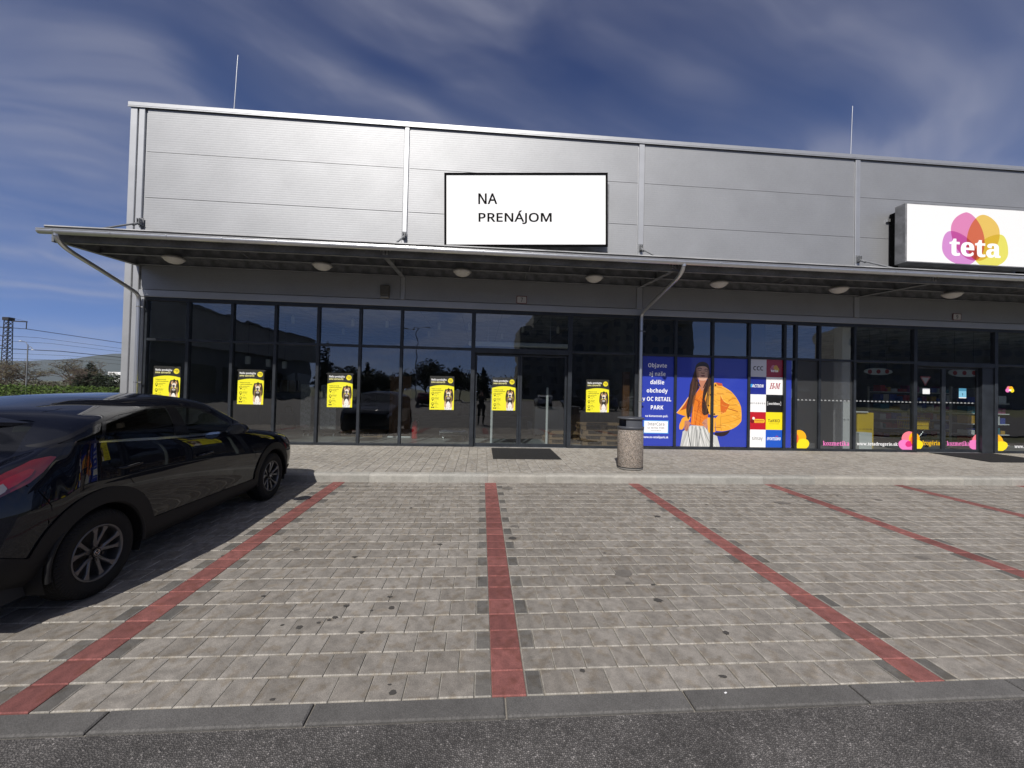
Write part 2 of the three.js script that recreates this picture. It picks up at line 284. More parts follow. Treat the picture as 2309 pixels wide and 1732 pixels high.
{ // parking bays: square pavers in running bond, red lines of pavers between the bays
  const g = structGroup('parking_paving'); g.position.set(0, 0, ZK); g.rotation.x = SL;
  mesh('joint_sand', xf(metricUV(new THREE.BoxGeometry(26.5, 0.05, 4.72)), 3.5, -0.038, 2.36), M.sand, g);
  const list = [], j = 0.0045;
  const tone = (x, z) => clamp(0.5 + (fbm2(x * 0.9 + 20, z * 0.9, 3, 0, 60) - 0.5) * 1.3 + (hash3(x * 100 | 0, z * 100 | 0, 9) - 0.5) * 0.75, 0, 0.99);
  for (let k = -4; k <= 6; k++) {
    const x0 = XL + k * 13 * U;
    for (let row = 0; row < ROWS; row++) {
      const z = (row + 0.5) * RP, add = (x, w, kind) => list.push({ x: x + w / 2, z, w: w - j, d: RP - 0.006, kind, tone: tone(x, z) });
      add(x0, U, 'red_paver');
      let x = x0 + U;
      const off = (ROWS - 1 - row) % 2 === 0;
      if (off) { add(x, U * 0.5, 'grey_half_paver'); x += U / 2; }
      for (let n = 0; n < (off ? 11 : 12); n++) { add(x, U, 'paver'); x += U; }
      if (off) add(x, U * 0.5, 'grey_half_paver');
    }
  }
  const mk = (n, f) => Array.from({ length: n }, (_, i) => f(i / (n - 1)));
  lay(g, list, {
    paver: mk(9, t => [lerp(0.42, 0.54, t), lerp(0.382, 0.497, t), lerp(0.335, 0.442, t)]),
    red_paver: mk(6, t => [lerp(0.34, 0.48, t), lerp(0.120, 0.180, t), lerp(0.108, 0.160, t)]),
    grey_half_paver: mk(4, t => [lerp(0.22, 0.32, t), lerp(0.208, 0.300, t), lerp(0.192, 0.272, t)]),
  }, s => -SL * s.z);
  // trodden gum and oil drips
  const spots = [[-1.14, 3.79, 0.024], [-1.17, 3.94, 0.018], [-1.37, 4.05, 0.022], [-1.26, 4.0, 0.014], [-1.2, 3.97, 0.016], [-1.5, 4.02, 0.012], [-0.79, 3.83, 0.024], [-1.83, 3.63, 0.018], [-0.84, 3.67, 0.022], [-0.93, 4.12, 0.020], [-1.23, 4.69, 0.014], [-0.6, 4.67, 0.022], [-0.63, 4.61, 0.011], [-0.93, 3.86, 0.012], [1.62, 4.22, 0.022], [1.34, 4.63, 0.024], [1.39, 3.54, 0.020], [1.19, 3.51, 0.042], [1.32, 3.79, 0.035], [-1.96, 0.28, 0.04], [0.32, 0.36, 0.09], [0.24, 2.48, 0.045], [0.29, 2.12, 0.06], [-1.98, 2.73, 0.04], [-1.34, 2.93, 0.03], [-0.55, 2.64, 0.03], [1.27, 0.9, 0.04], [2.23, 1.76, 0.04], [3.96, 0.53, 0.06], [6.25, 0.98, 0.06], [4.52, 3.07, 0.07], [1.21, 3.33, 0.09], [4.48, 1.15, 0.12]];
  const r = rngOf(44), blob = [];
  for (let k = 0; k < 24; k++) spots.push([-3 + r() * 10, 0.15 + r() * 4.4, 0.006 + r() * r() * 0.03]);
  const pieces = { dark: [], grey: [] };
  spots.forEach(([x, z, s], i) => { const n = 14, sh = new THREE.Shape(), e = 0.55 + r() * 0.45, a0 = r() * 6; for (let q = 0; q < n; q++) { const a = q / n * 6.2832, d = s * (0.75 + 0.45 * r()); const X = Math.cos(a + a0) * d, Y = Math.sin(a + a0) * d * e; q ? sh.lineTo(X, Y) : sh.moveTo(X, Y); } const ge = new THREE.ShapeGeometry(sh); ge.rotateX(-Math.PI / 2); ge.translate(x, 0.0035, z); pieces[s < 0.032 || i % 3 === 0 && s < 0.05 ? 'dark' : 'grey'].push(ge); });
  for (let k = 0; k < 12; k++) { const s = 0.003 + r() * 0.005, q = new THREE.BoxGeometry(s * 2, 0.002, s); q.rotateY(r() * 6); q.translate(-4 + r() * 9, 0.004, 0.2 + r() * 6.0); blob.push(q); }
  mesh('paper_scrap', blob, M.signWhite, g).userData.kind = 'stuff';
  mesh('gum_spot', pieces.dark, std({ color: lin(0.055, 0.051, 0.047), roughness: 0.85 }), g).userData.kind = 'stuff';
  mesh('oil_stain', pieces.grey, std({ color: lin(0.30, 0.275, 0.245), roughness: 0.8, map: rep(grainTex, 3) }), g).userData.kind = 'stuff';
  // flush edging stones towards the road
  const rr = rngOf(8);
  for (let k = -9; k < 14; k++) { const c = 0.20 + rr() * 0.06, s = stone(1.017 - 0.012, 0.134, [c * 1.04, c, c * 0.96], k * 0.7, 0.3, 0.008, 0.06); const m = mesh('edging_stone', s, M.kerb, g); m.position.set(k * 1.017 + 0.51 + 0.02, 0.002 + (rr() - 0.5) * 0.003, 4.72 + 0.068); m.rotation.y = (rr() - 0.5) * 0.006; }
  mesh('edging_bed', bx(-9, 15, -0.07, -0.016, 4.722, 4.86), M.sand, g);
}
{ // raised pavement along the shop fronts
  const g = structGroup('pavement'); g.position.set(0, PAVE_Y, ZK); g.rotation.x = PSL;
  const D = ZK - 0.14, list = [], W = 0.1985, N = 15, P = D / N;
  mesh('joint_sand', xf(metricUV(new THREE.BoxGeometry(30, 0.05, D)), 5.4, -0.039, -0.14 - D / 2), M.sand, g);
  const tone = (x, z) => clamp(0.5 + (fbm2(x * 0.7 + 50, z * 0.9, 3, 0, 61) - 0.5) * 1.1 + (hash3(x * 100 | 0, z * 100 | 0, 19) - 0.5) * 0.8, 0, 0.99);
  for (let i = -48; i < 92; i++) for (let k = 0; k < N; k++) list.push({ x: (i + 0.5) * W, z: -0.14 - (k + 0.5) * P, w: W - 0.0045, d: P - 0.0045, kind: 'paving_slab', tone: tone(i * W, k * P) });
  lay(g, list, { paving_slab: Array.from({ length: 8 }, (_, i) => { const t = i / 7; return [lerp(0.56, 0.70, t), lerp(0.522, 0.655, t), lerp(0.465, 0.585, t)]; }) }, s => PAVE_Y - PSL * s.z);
}
{ // raised kerb, one-metre stones
  const g = structGroup('kerb'), r = rngOf(91);
  for (let k = -9; k < 16; k++) {
    const sh = new THREE.Shape(); sh.moveTo(0, -0.12); sh.lineTo(0.004, 0.102); sh.quadraticCurveTo(-0.002, 0.134, -0.034, 0.1385); sh.lineTo(-0.139, 0.1405); sh.lineTo(-0.139, -0.12); sh.closePath();
    const ge = new THREE.ExtrudeGeometry(sh, { depth: 0.998, bevelEnabled: true, bevelSize: 0.004, bevelThickness: 0.004, bevelSegments: 1, curveSegments: 5 });
    ge.rotateY(-Math.PI / 2); // profile x -> z, depth -> -x
    ge.translate(0.998 / 2, 0, 0);
    const m0 = metricUV(ge, 1, k * 0.31, k * 0.17), n = m0.attributes.position.count, c = new Float32Array(n * 3), t = 0.58 + r() * 0.2, warm = 0.92 + r() * 0.07;
    for (let i = 0; i < n; i++) c.set([t, t * (warm * 0.5 + 0.48), t * warm * 0.9], i * 3);
    m0.setAttribute('color', new THREE.BufferAttribute(c, 3));
    const m = mesh('kerb_stone', m0, M.kerb, g); m.position.set((k + 0.5) * 1.006, (r() - 0.5) * 0.006, ZK + (r() - 0.5) * 0.006);
  }
}
// ------------------------------------------------------------------ the retail building
const { FontLoader } = await import('three/addons/loaders/FontLoader.js');
const fontBold = await new FontLoader().loadAsync('fonts/droid/droid_sans_bold.typeface.json');
const fontSans = await new FontLoader().loadAsync('fonts/droid/droid_sans_regular.typeface.json');
const fontSerif = await new FontLoader().loadAsync('fonts/droid/droid_serif_bold.typeface.json');
// flat lettering fitted to a width (or height), its left foot at x, y
function letters(font, text, x, y, z, width, height, fat = 0) {
  const g = new THREE.ExtrudeGeometry(font.generateShapes(text, 1), { depth: 0.0012, bevelEnabled: fat > 0, bevelSize: fat, bevelThickness: 0.0004, bevelSegments: 1, curveSegments: 5 });
  g.computeBoundingBox(); const b = g.boundingBox, sx = width / (b.max.x - b.min.x), sy = height ? height / (b.max.y - b.min.y) : sx;
  g.translate(-b.min.x, height ? -b.min.y : 0, 0); g.scale(sx, sy, 1); g.translate(x, y, z); return g;
}
const GRID = [-8.22, -2.137, 3.857, 9.88, 15.88, 21.9];
const building = thing('retail_building', 'long silver metal-clad retail building with dark glazed shop fronts', 'building');
{
  const r = rngOf(3), joints = [3.79, 4.88, 5.97, 7.06, 8.09];
  const right = [-2.205, 3.767, 9.795, 15.79, 21.81], left = [-8.19, -2.068, 3.948, 9.968, 15.97];
  left.forEach((a, k) => { for (let j = 0; j < 4; j++) { const g = bx(a, right[k], joints[j] + 0.003, joints[j + 1] - 0.003, -0.1, 0.0, 0.004); g.attributes.uv.array.forEach((v, i, u) => { if (i % 2 === 0) u[i] += k * 0.73 + j * 0.31; }); mesh('cladding_panel', g, M.panel, building); } });
  for (let k = 1; k < 6; k++) mesh('vertical_trim', [bx(right[k - 1] - 0.012, (left[k] ?? 22.0) + 0.012, 3.79, 8.09, -0.09, -0.012), bx(right[k - 1] + 0.018, (left[k] ?? 22.0) - 0.018, 3.79, 8.088, -0.02, 0.028, 0.006)], M.trim, building);
  mesh('corner_trim', [bx(-8.56, -8.405, 0.12, 8.11, -0.2, 0.02, 0.008), bx(-8.372, -8.238, 0.12, 8.11, -0.1, 0.02, 0.008), bx(-8.405, -8.19, 0.12, 8.10, -0.1, -0.03)], M.trim, building);
  mesh('door_jamb_trim', bx(-8.238, -8.115, 0.12, 3.62, -0.12, 0.0, 0.004), M.trim, building);
  mesh('coping', [bx(-8.60, 22.2, 8.105, 8.205, -0.32, 0.055, 0.008), bx(-8.60, 22.2, 8.085, 8.11, 0.035, 0.05)], M.trim, building);
  mesh('lintel_fascia', bx(-8.238, 22.1, 3.622, 3.782, -0.1, 0.014, 0.006), M.trim, building);
  mesh('wall_core', bx(-8.5, 22.1, 3.63, 8.085, -0.32, -0.105), M.dark, building);
  mesh('side_wall', bx(-8.56, -8.30, 0.0, 8.11, -25, -0.205), M.trim, building);
  mesh('side_wall', bx(22.1, 22.4, 0.0, 8.11, -25, -0.1), M.trim, building);
  mesh('back_wall', bx(-8.3, 22.1, 0.0, 8.0, -25, -24.7), M.trim, building);
  mesh('roof_deck', bx(-8.3, 22.1, 7.6, 7.75, -24.7, -0.33), M.sheet, building);
  mesh('floor_slab', bx(-8.29, 22.09, -0.05, 0.17, -24.69, -0.005), M.floorIn, building);
  mesh('ceiling', bx(-8.29, 22.09, 3.86, 3.92, -24.69, -0.33), M.ceilIn, building);
  { const gr = []; for (let x = -8; x < 21; x += 1.2) gr.push(bx(x, x + 0.024, 3.853, 3.861, -14, -0.33)); for (let z = -1; z > -14; z -= 1.2) gr.push(bx(-8.2, 21, 3.854, 3.8605, z - 0.012, z + 0.012)); mesh('ceiling_grid', gr, M.wallIn, building); }
  mesh('partition_wall', bx(3.86, 3.98, 0.17, 3.86, -24.6, -0.14), M.wallIn, building);
  mesh('partition_wall', bx(8.10, 8.19, 0.17, 2.62, -3.0, -0.14), M.wallIn, building);
  mesh('interior_wall', bx(-8.2, 3.86, 0.17, 3.86, -12.2, -12.0), M.wallIn, building);
  mesh('interior_wall', bx(3.98, 8.1, 0.17, 3.86, -1.15, -1.05), M.wallDark, building);
  mesh('interior_wall', bx(8.1, 22, 0.17, 3.86, -14.2, -14.0), M.wallDark, building);
}
// glazed fronts: mullions, rails and panes
const rp = rngOf(12);
function pane(x0, x1, y0, y1, z, parent, mat = M.glass, name = 'pane') {
  const g = new THREE.PlaneGeometry(x1 - x0, y1 - y0); const uv = g.attributes.uv; for (let i = 0; i < uv.count; i++) uv.setXY(i, uv.getX(i) * (x1 - x0) + x0 * 1.37, uv.getY(i) * (y1 - y0) + y0);
  const m = mesh(name, g, mat, parent); m.position.set((x0 + x1) / 2, (y0 + y1) / 2, z); m.rotation.set((rp() - 0.5) * 0.004, (rp() - 0.5) * 0.005, 0); return m;
}
M.frost = phy({ color: lin(0.58, 0.60, 0.61), transmission: 0.95, thickness: 0, roughness: 0.45, ior: 1.5 });
function front(xs, opt) {
  const f = new THREE.Group(); f.name = 'storefront'; building.add(f);
  const w = 0.034, zf = -0.012, zb = -0.13, base = 0.168, top = 3.602;
  xs.forEach((x, i) => { if (!opt.door || !(x > opt.door[0] + 0.1 && x < opt.door[1] - 0.1)) mesh('mullion', bx(x - (opt.door?.includes(x) ? 0.05 : w), x + (opt.door?.includes(x) ? 0.05 : w), base + 0.002, top - 0.05, zb, zf, 0.004), M.anthracite, f); });
  mesh('head_rail', bx(xs[0] - w, xs.at(-1) + w, top - 0.065, top + 0.02, zb - 0.002, zf + 0.003, 0.004), M.anthracite, f);
  for (let i = 0; i + 1 < xs.length; i++) {
    const a = xs[i] + w, b = xs[i + 1] - w, isDoor = opt.door && xs[i] >= opt.door[0] - 0.01 && xs[i + 1] <= opt.door[1] + 0.01;
    if (isDoor) continue;
    mesh('transom', bx(a, b, 2.588, 2.648, zb + 0.002, zf - 0.003, 0.004), M.anthracite, f);
    mesh('sill_rail', bx(a, b, base, 0.238, zb + 0.002, zf - 0.003, 0.004), M.anthracite, f);
    pane(a, b, 0.238, 2.588, -0.065, f, opt.frost?.(a) ? M.frost : M.glass); pane(a, b, 2.648, top - 0.06, -0.065, f);
  }
  if (opt.door) {
    const [a, b] = opt.door, mid = opt.mid;
    mesh('transom', bx(a + 0.05, b - 0.05, 2.535, 2.66, zb - 0.05, zf - 0.003, 0.004), M.anthracite, f);
    pane(a + 0.05, b - 0.05, 2.66, top - 0.06, -0.065, f);
    const d = new THREE.Group(); d.name = 'sliding_door'; building.add(d);
    const leaf = (x0, x1) => {
      mesh('leaf_frame', [bx(x0, x0 + 0.055, 0.178, 2.53, -0.17, -0.12, 0.004), bx(x1 - 0.055, x1, 0.178, 2.53, -0.17, -0.12, 0.004), bx(x0 + 0.055, x1 - 0.055, 0.178, 0.262, -0.168, -0.122, 0.004), bx(x0 + 0.055, x1 - 0.055, 2.475, 2.53, -0.168, -0.122, 0.004)], M.anthracite, d);
      pane(x0 + 0.055, x1 - 0.055, 0.262, 2.475, -0.145, d);
    };
    leaf(a + 0.052, mid - 0.002); leaf(mid + 0.002, opt.end ?? b - 0.052);
    if (opt.end) mesh('door_pocket', bx(opt.end + 0.004, b - 0.05, 0.172, 2.535, -0.2, -0.04, 0.006), M.anthracite, d);
    mesh('threshold', bx(a + 0.05, b - 0.05, 0.1705, 0.1765, -0.2, -0.02), M.zinc, d);
  }
}
front([-8.08, -7.14, -6.14, -5.14, -4.14, -3.145, -2.145, -0.378, 2.09, 3.83], { door: [-0.378, 2.09], mid: 0.82 });
front([3.955, 4.88, 5.885, 6.893, 7.888, 8.205, 8.876, 9.885, 11.66, 14.10, 15.86, 17.0, 18.4, 19.8, 22.0], { door: [11.66, 14.10], mid: 12.638, end: 13.70, frost: a => a > 8.1 && a < 9.85 });
mesh('post_cover', bx(3.864, 3.92, 0.168, 3.62, -0.13, -0.02, 0.004), M.anthracite, building);

// ------------------------------------------------------------------ canopy over the pavement
const yc = z => 4.345 - 0.058 * z;
{
  const c = thing('entrance_canopy', 'dark steel canopy with corrugated sheet roof and silver gutter above the shop fronts', 'canopy');
  const X0 = -8.31, X1 = 22.3, DP = 0.198;
  // trapezoid sheet, ribs running out from the wall
  { const P = [], put = (a, b, d, e) => P.push(...a, ...b, ...d, ...a, ...d, ...e), pitch = 0.207, prof = [[0, 0], [0.085, 0], [0.105, 0.042], [0.185, 0.042], [0.207, 0]];
    for (let x = X0; x < X1; x += pitch) for (let k = 0; k < 4; k++) { const a = x + prof[k][0], b = x + prof[k + 1][0], ya = prof[k][1], yb = prof[k + 1][1], z0 = 0.03, z1 = 1.985, t = z => yc(z) + DP; put([a, t(z1) + ya, z1], [b, t(z1) + yb, z1], [b, t(z0) + yb, z0], [a, t(z0) + ya, z0]); }
    const g = new THREE.BufferGeometry(); g.setAttribute('position', new THREE.Float32BufferAttribute(P, 3)); g.computeVertexNormals(); mesh('roof_sheet', metricUV(g), M.sheet, c); }
  mesh('front_flashing', [bx(X0, X1, yc(2) + DP + 0.046, yc(2) + DP + 0.052, 1.84, 2.0), bx(X0, X1, yc(2) + DP + 0.032, yc(2) + DP + 0.05, 2.0, 2.004)], M.sheetTop, c);
  mesh('rib_filler', [bx(X0, X1, yc(1.8) + DP, yc(1.8) + DP + 0.046, 1.79, 1.83), bx(X0, X1, yc(2) + 0.085, yc(2) + DP + 0.034, 1.99, 1.994)], M.dark, c); mesh('wall_flashing', [bx(X0, X1, yc(0) + DP + 0.048, yc(0) + DP + 0.054, 0.03, 0.28), bx(X0, X1, yc(0) + DP + 0.05, yc(0) + 0.36, 0.029, 0.033)], M.sheet, c);  // black strips stand for shaded rib voids; strips and flashing added against sun leaks
  const chan = (z, dir) => { const y = yc(z); return [bx(X0, X1, y, y + DP, z - 0.003, z + 0.003), bx(X0, X1, y, y + 0.005, dir > 0 ? z : z - 0.06, dir > 0 ? z + 0.06 : z), bx(X0, X1, y + DP - 0.005, y + DP, dir > 0 ? z : z - 0.06, dir > 0 ? z + 0.06 : z)]; };
  mesh('purlin', chan(0.10, 1), M.zinc, c); mesh('purlin', chan(1.0, 1), M.zinc, c);
  mesh('edge_beam', [bx(X0, X1, yc(1.86) - 0.022, yc(1.86) + DP, 1.856, 1.862), bx(X0, X1, yc(1.86) - 0.022, yc(1.86) - 0.016, 1.79, 1.862), bx(X0, X1, yc(1.86) + DP - 0.006, yc(1.86) + DP, 1.79, 1.862)], M.zinc, c);
  for (const x of GRID) {
    const a = z => V(x, yc(z) - 0.012, z), web = (z0, z1) => bar(V(x, yc(z0) + 0.09, z0), V(x, yc(z1) + 0.09, z1), 0.008, 0.19);
    mesh('rafter', [bar(a(0.02), a(1.85), 0.105, 0.011), web(0.02, 1.85), bar(V(x, yc(0.02) + 0.188, 0.02), V(x, yc(1.85) + 0.188, 1.85), 0.1, 0.01)], M.zinc, c);
    const rb = mesh('tie_rod', [rod(V(x, 5.34, 0.06), V(x, yc(1.55) + 0.25, 1.55), 0.021, 10), xf(new THREE.CylinderGeometry(0.03, 0.03, 0.12, 10), x, 5.25, 0.2, 2.2, 0, 0)], M.zinc, c);
    mesh('bracket', [bx(x - 0.055, x + 0.055, 5.26, 5.46, 0.029, 0.041), bx(x - 0.03, x - 0.018, 5.28, 5.42, 0.04, 0.13), bx(x + 0.018, x + 0.03, 5.28, 5.42, 0.04, 0.13), rod(V(x - 0.05, 5.345, 0.09), V(x + 0.05, 5.345, 0.09), 0.012, 6)], M.zinc, rb);
    if (x > -8) mesh('joint_plate', [bx(x - 0.05, x - 0.012, yc(1.86) + 0.03, yc(1.86) + 0.16, 1.864, 1.872), bx(x + 0.012, x + 0.05, yc(1.86) + 0.03, yc(1.86) + 0.16, 1.864, 1.872), ...[-0.09, -0.03, 0.03, 0.09].map(d => xf(new THREE.CylinderGeometry(0.012, 0.012, 0.02, 8), x + d, yc(1.86) + 0.11, 1.87, Math.PI / 2))], M.zincNew, c);
  }
  mesh('end_beam', [bar(V(X0 + 0.01, yc(0.02) + 0.095, 0.02), V(X0 + 0.01, yc(1.86) + 0.095, 1.86), 0.012, 0.205)], M.zinc, c);
  for (let k = 0; k < 5; k++) { const xm = (GRID[k] + GRID[k + 1]) / 2; for (const [z0, z1] of [[0.14, 0.98], [1.04, 1.82]]) mesh('sag_bar', [rod(V(xm, yc(z0) + 0.03, z0), V(xm - 0.02, yc(z1) + 0.12, z1), 0.009, 6), rod(V(xm - 0.02, yc(z1) + 0.12, z1), V(xm - 0.02, yc(z1) - 0.012, z1 + 0.01), 0.008, 6)], M.zinc, c); }
  // half-round gutter with beaded lip and straps
  { const prof = [], R = 0.056, y0 = 4.345, z0 = 2.064; for (let k = 0; k <= 12; k++) { const a = Math.PI - 0.1 + k / 12 * (Math.PI + 0.55); prof.push([z0 + Math.cos(a) * R, y0 + Math.sin(a) * R]); }
    const P = []; for (let k = 0; k < 12; k++) { const [za, ya] = prof[k], [zb, yb] = prof[k + 1]; P.push(X0 - 0.02, ya, za, X1, ya, za, X1, yb, zb, X0 - 0.02, ya, za, X1, yb, zb, X0 - 0.02, yb, zb); }
    const ge = new THREE.BufferGeometry(); ge.setAttribute('position', new THREE.Float32BufferAttribute(P, 3)); ge.computeVertexNormals();
    const endCap = new THREE.CircleGeometry(R, 12, Math.PI, Math.PI); endCap.rotateY(-Math.PI / 2); endCap.translate(X0 - 0.02, y0, z0);
    const gut = mesh('gutter', [metricUV(ge), rod(V(X0 - 0.02, y0 + 0.028, z0 + R * 0.9), V(X1, y0 + 0.028, z0 + R * 0.9), 0.010, 10), metricUV(endCap)], M.zincNew, c);
    for (let x = X0 + 0.25; x < X1; x += 0.985) { const s = []; for (let k = 0; k < 12; k++) { const [za, ya] = prof[k], [zb, yb] = prof[k + 1], f = (v, m) => m + (v - m) * 1.06; s.push(bar(V(x, f(ya, y0), f(za, z0)), V(x, f(yb, y0), f(zb, z0)), 0.024, 0.003)); } s.push(bx(x - 0.012, x + 0.012, y0 - 0.004, y0 + 0.006, z0 - R, z0 + R + 0.008)); mesh('gutter_strap', s, M.zincNew, gut); } }
  const pipe = (pts, xw, clip) => { const p = mesh('downpipe', [tube(pts, 0.042, 60, 14), lathe([[0.044, 0], [0.046, 0.05], [0.062, 0.12]], 14).translate(pts[0].x, pts[0].y - 0.03, pts[0].z), xf(new THREE.CylinderGeometry(0.047, 0.047, 0.05, 14), pts.at(-1).x, 3.38, pts.at(-1).z)], M.zincNew, c); for (const y of clip) mesh('pipe_clip', [xf(new THREE.CylinderGeometry(0.048, 0.048, 0.028, 14), pts.at(-1).x, y, pts.at(-1).z), bx(pts.at(-1).x + 0.03, pts.at(-1).x + 0.11, y - 0.014, y + 0.014, pts.at(-1).z - 0.02, pts.at(-1).z + 0.004)], M.zinc, p); };
  const path = (xt, xb) => [V(xt, 4.29, 2.062), V(xt, 4.24, 2.055), V(xt + (xb - xt) * 0.03, 4.17, 1.99), V(xt + (xb - xt) * 0.10, 4.10, 1.86), V(lerp(xt, xb, 0.5), 3.90, 1.07), V(lerp(xt, xb, 0.93), 3.70, 0.27), V(lerp(xt, xb, 0.985), 3.64, 0.12), V(xb, 3.55, 0.085), V(xb, 3.4, 0.08), V(xb, 1.8, 0.08), V(xb, 0.175, 0.08)];
  pipe(path(-8.03, -8.165), -8.165, [3.36, 1.6]); pipe(path(3.97, 3.895), 3.895, [3.2, 1.4]);
}
const LAMPX = [-6.70, -3.66, -0.64, 2.36, 5.34, 8.35, 11.33, 14.33];
{
  const where = ['nearest the building corner', 'second from the building corner', 'above the left sliding door', 'third along, left of the second downpipe', 'above the blue window advert', 'above the frosted window panes', 'above the round pink logo decal', 'farthest along the canopy'];
  const proto = thing('canopy_lamp', '', 'lamp', 'round lamps under the canopy');
  mesh('base', lathe([[0, 0.155], [0.15, 0.155], [0.198, 0.12], [0.204, 0.098], [0.19, 0.09]], 36), M.lampBase, proto);
  mesh('diffuser', lathe([[0, 0], [0.05, 0.003], [0.10, 0.018], [0.15, 0.048], [0.182, 0.085], [0.19, 0.1]], 36), M.lampGlass, proto);
  LAMPX.forEach((x, i) => { const l = i ? dup(proto) : proto; l.userData.label = `round off-white bulkhead lamp under the canopy, ${where[i]}`; l.position.set(x, 4.12, 1.08); });
}
// ------------------------------------------------------------------ signs and fittings on the wall
{
  const s = thing('rental_sign', 'white board with black border reading NA PRENAJOM on the upper wall', 'sign');
  s.position.set(0.821, 5.986, 0.46); s.rotation.set(0.0167, -0.0762, 0.0230, 'YXZ');
  const W = 3.953, H = 1.786, b = 0.05;
  mesh('backing_board', bx(-W / 2 + 0.01, W / 2 - 0.01, -H / 2 + 0.01, H / 2 - 0.01, -0.02, 0.0), M.signWhite, s);
  for (const g of [bx(-W / 2, W / 2, H / 2 - b, H / 2, -0.022, 0.012), bx(-W / 2, W / 2, -H / 2, -H / 2 + b, -0.022, 0.012), bx(-W / 2, -W / 2 + b, -H / 2 + b, H / 2 - b, -0.022, 0.012), bx(W / 2 - b, W / 2, -H / 2 + b, H / 2 - b, -0.022, 0.012)]) mesh('border', g, M.black, s);
  mesh('lettering', [letters(fontSans, 'NA', -1.155, 0.139, 0.002, 0.459, 0.258, 0.022), letters(fontSans, 'PRENÁJOM', -1.148, -0.345, 0.002, 1.769, 0.328, 0.022)], M.black, s);
  const old = thing('sign_box', 'plain grey lightbox behind the white rental board', 'sign box');
  mesh('case', bx(-1.03, 2.935, 5.115, 6.86, 0.05, 0.255, 0.01), M.greyBox, old);
  mesh('mounting_rail', [bx(-0.6, -0.5, 5.2, 6.7, 0.001, 0.05), bx(2.3, 2.4, 5.2, 6.7, 0.001, 0.05)], M.zinc, old);
  mesh('stand_off', [bx(-0.7, -0.66, 5.4, 6.6, -0.14, -0.021), bx(1.5, 1.54, -0.6, 0.6, -0.34, -0.021).translate(0, 0, 0)].slice(1), M.zinc, s);
}
const petalColors = { pink: '#e48ac0', rose: '#ee8fa8', orange: '#f3b43c', yellow: '#f2e63c' };
function tetaLogo(c, w, h, bold, o = {}) {   // four overlapping petals and a word, in a box w x h
  c.save(); const S = w; const petal = (pts, col) => { c.fillStyle = col; c.beginPath(); c.moveTo(pts[0] * S, pts[1] * S); for (let i = 2; i < pts.length; i += 6) c.bezierCurveTo(...pts.slice(i, i + 6).map(v => v * S)); c.closePath(); c.fill(); };
  c.globalCompositeOperation = o.op ?? 'multiply';
  petal([0.13, 0.25, 0.13, 0.10, 0.27, 0.02, 0.36, 0.0, 0.48, 0.0, 0.64, 0.20, 0.64, 0.40, 0.64, 0.56, 0.56, 0.66, 0.48, 0.66, 0.30, 0.66, 0.14, 0.46, 0.13, 0.25], o.c1 ?? '#e58bbd');
  petal([0.87, 0.26, 0.87, 0.12, 0.72, 0.02, 0.62, 0.02, 0.50, 0.02, 0.37, 0.22, 0.37, 0.40, 0.37, 0.56, 0.46, 0.66, 0.54, 0.66, 0.70, 0.66, 0.88, 0.44, 0.87, 0.26], o.c2 ?? '#efc862');
  petal([0.0, 0.50, 0.0, 0.38, 0.04, 0.27, 0.14, 0.27, 0.30, 0.27, 0.52, 0.42, 0.53, 0.58, 0.52, 0.68, 0.42, 0.73, 0.33, 0.73, 0.16, 0.73, 0.0, 0.64, 0.0, 0.50], o.c3 ?? '#db92d6');
  petal([1.0, 0.52, 1.0, 0.40, 0.96, 0.28, 0.88, 0.28, 0.70, 0.28, 0.48, 0.44, 0.48, 0.58, 0.48, 0.68, 0.58, 0.74, 0.68, 0.74, 0.84, 0.74, 1.0, 0.66, 1.0, 0.52], o.c4 ?? '#eee766');
  c.globalCompositeOperation = 'source-over';
  if (bold) { c.fillStyle = '#fff'; c.strokeStyle = '#fff'; c.lineWidth = S * 0.012; c.textAlign = 'center'; c.font = `bold ${S * 0.335}px serif`; const wd = c.measureText('teta').width; c.translate(S * 0.5, S * 0.60); c.scale(S * 0.78 / wd, 1); c.fillText('teta', 0, 0); c.strokeText('teta', 0, 0); }
  c.restore();
}
{
  const s = thing('shop_sign', 'white lightbox sign with pink and yellow petals and a short word', 'sign');
  mesh('case', bx(10.75, 14.75, 5.175, 6.74, 0.21, 0.495, 0.012), M.greyBox, s);
  const face = new THREE.PlaneGeometry(3.94, 1.50); face.translate(12.75, 5.957, 0.4985);
  mesh('sign_face', face, std({ map: canvasTex(1576, 600, (c, w, h) => { c.fillStyle = '#f6f6f4'; c.fillRect(0, 0, w, h); c.save(); c.translate(w / 2 - 388, 52); tetaLogo(c, 768, 600, true); c.restore(); }), roughness: 0.4 }), s);
  mesh('mounting_post', bx(10.80, 10.86, 5.10, 6.62, 0.03, 0.205), M.black, s); mesh('mounting_post', bx(14.6, 14.66, 5.10, 6.62, 0.03, 0.205), M.black, s);
  mesh('mounting_clamp', [bx(10.72, 10.82, 6.42, 6.50, 0.004, 0.06), bx(10.72, 10.82, 5.14, 5.20, 0.004, 0.06)], M.zincNew, s);
}
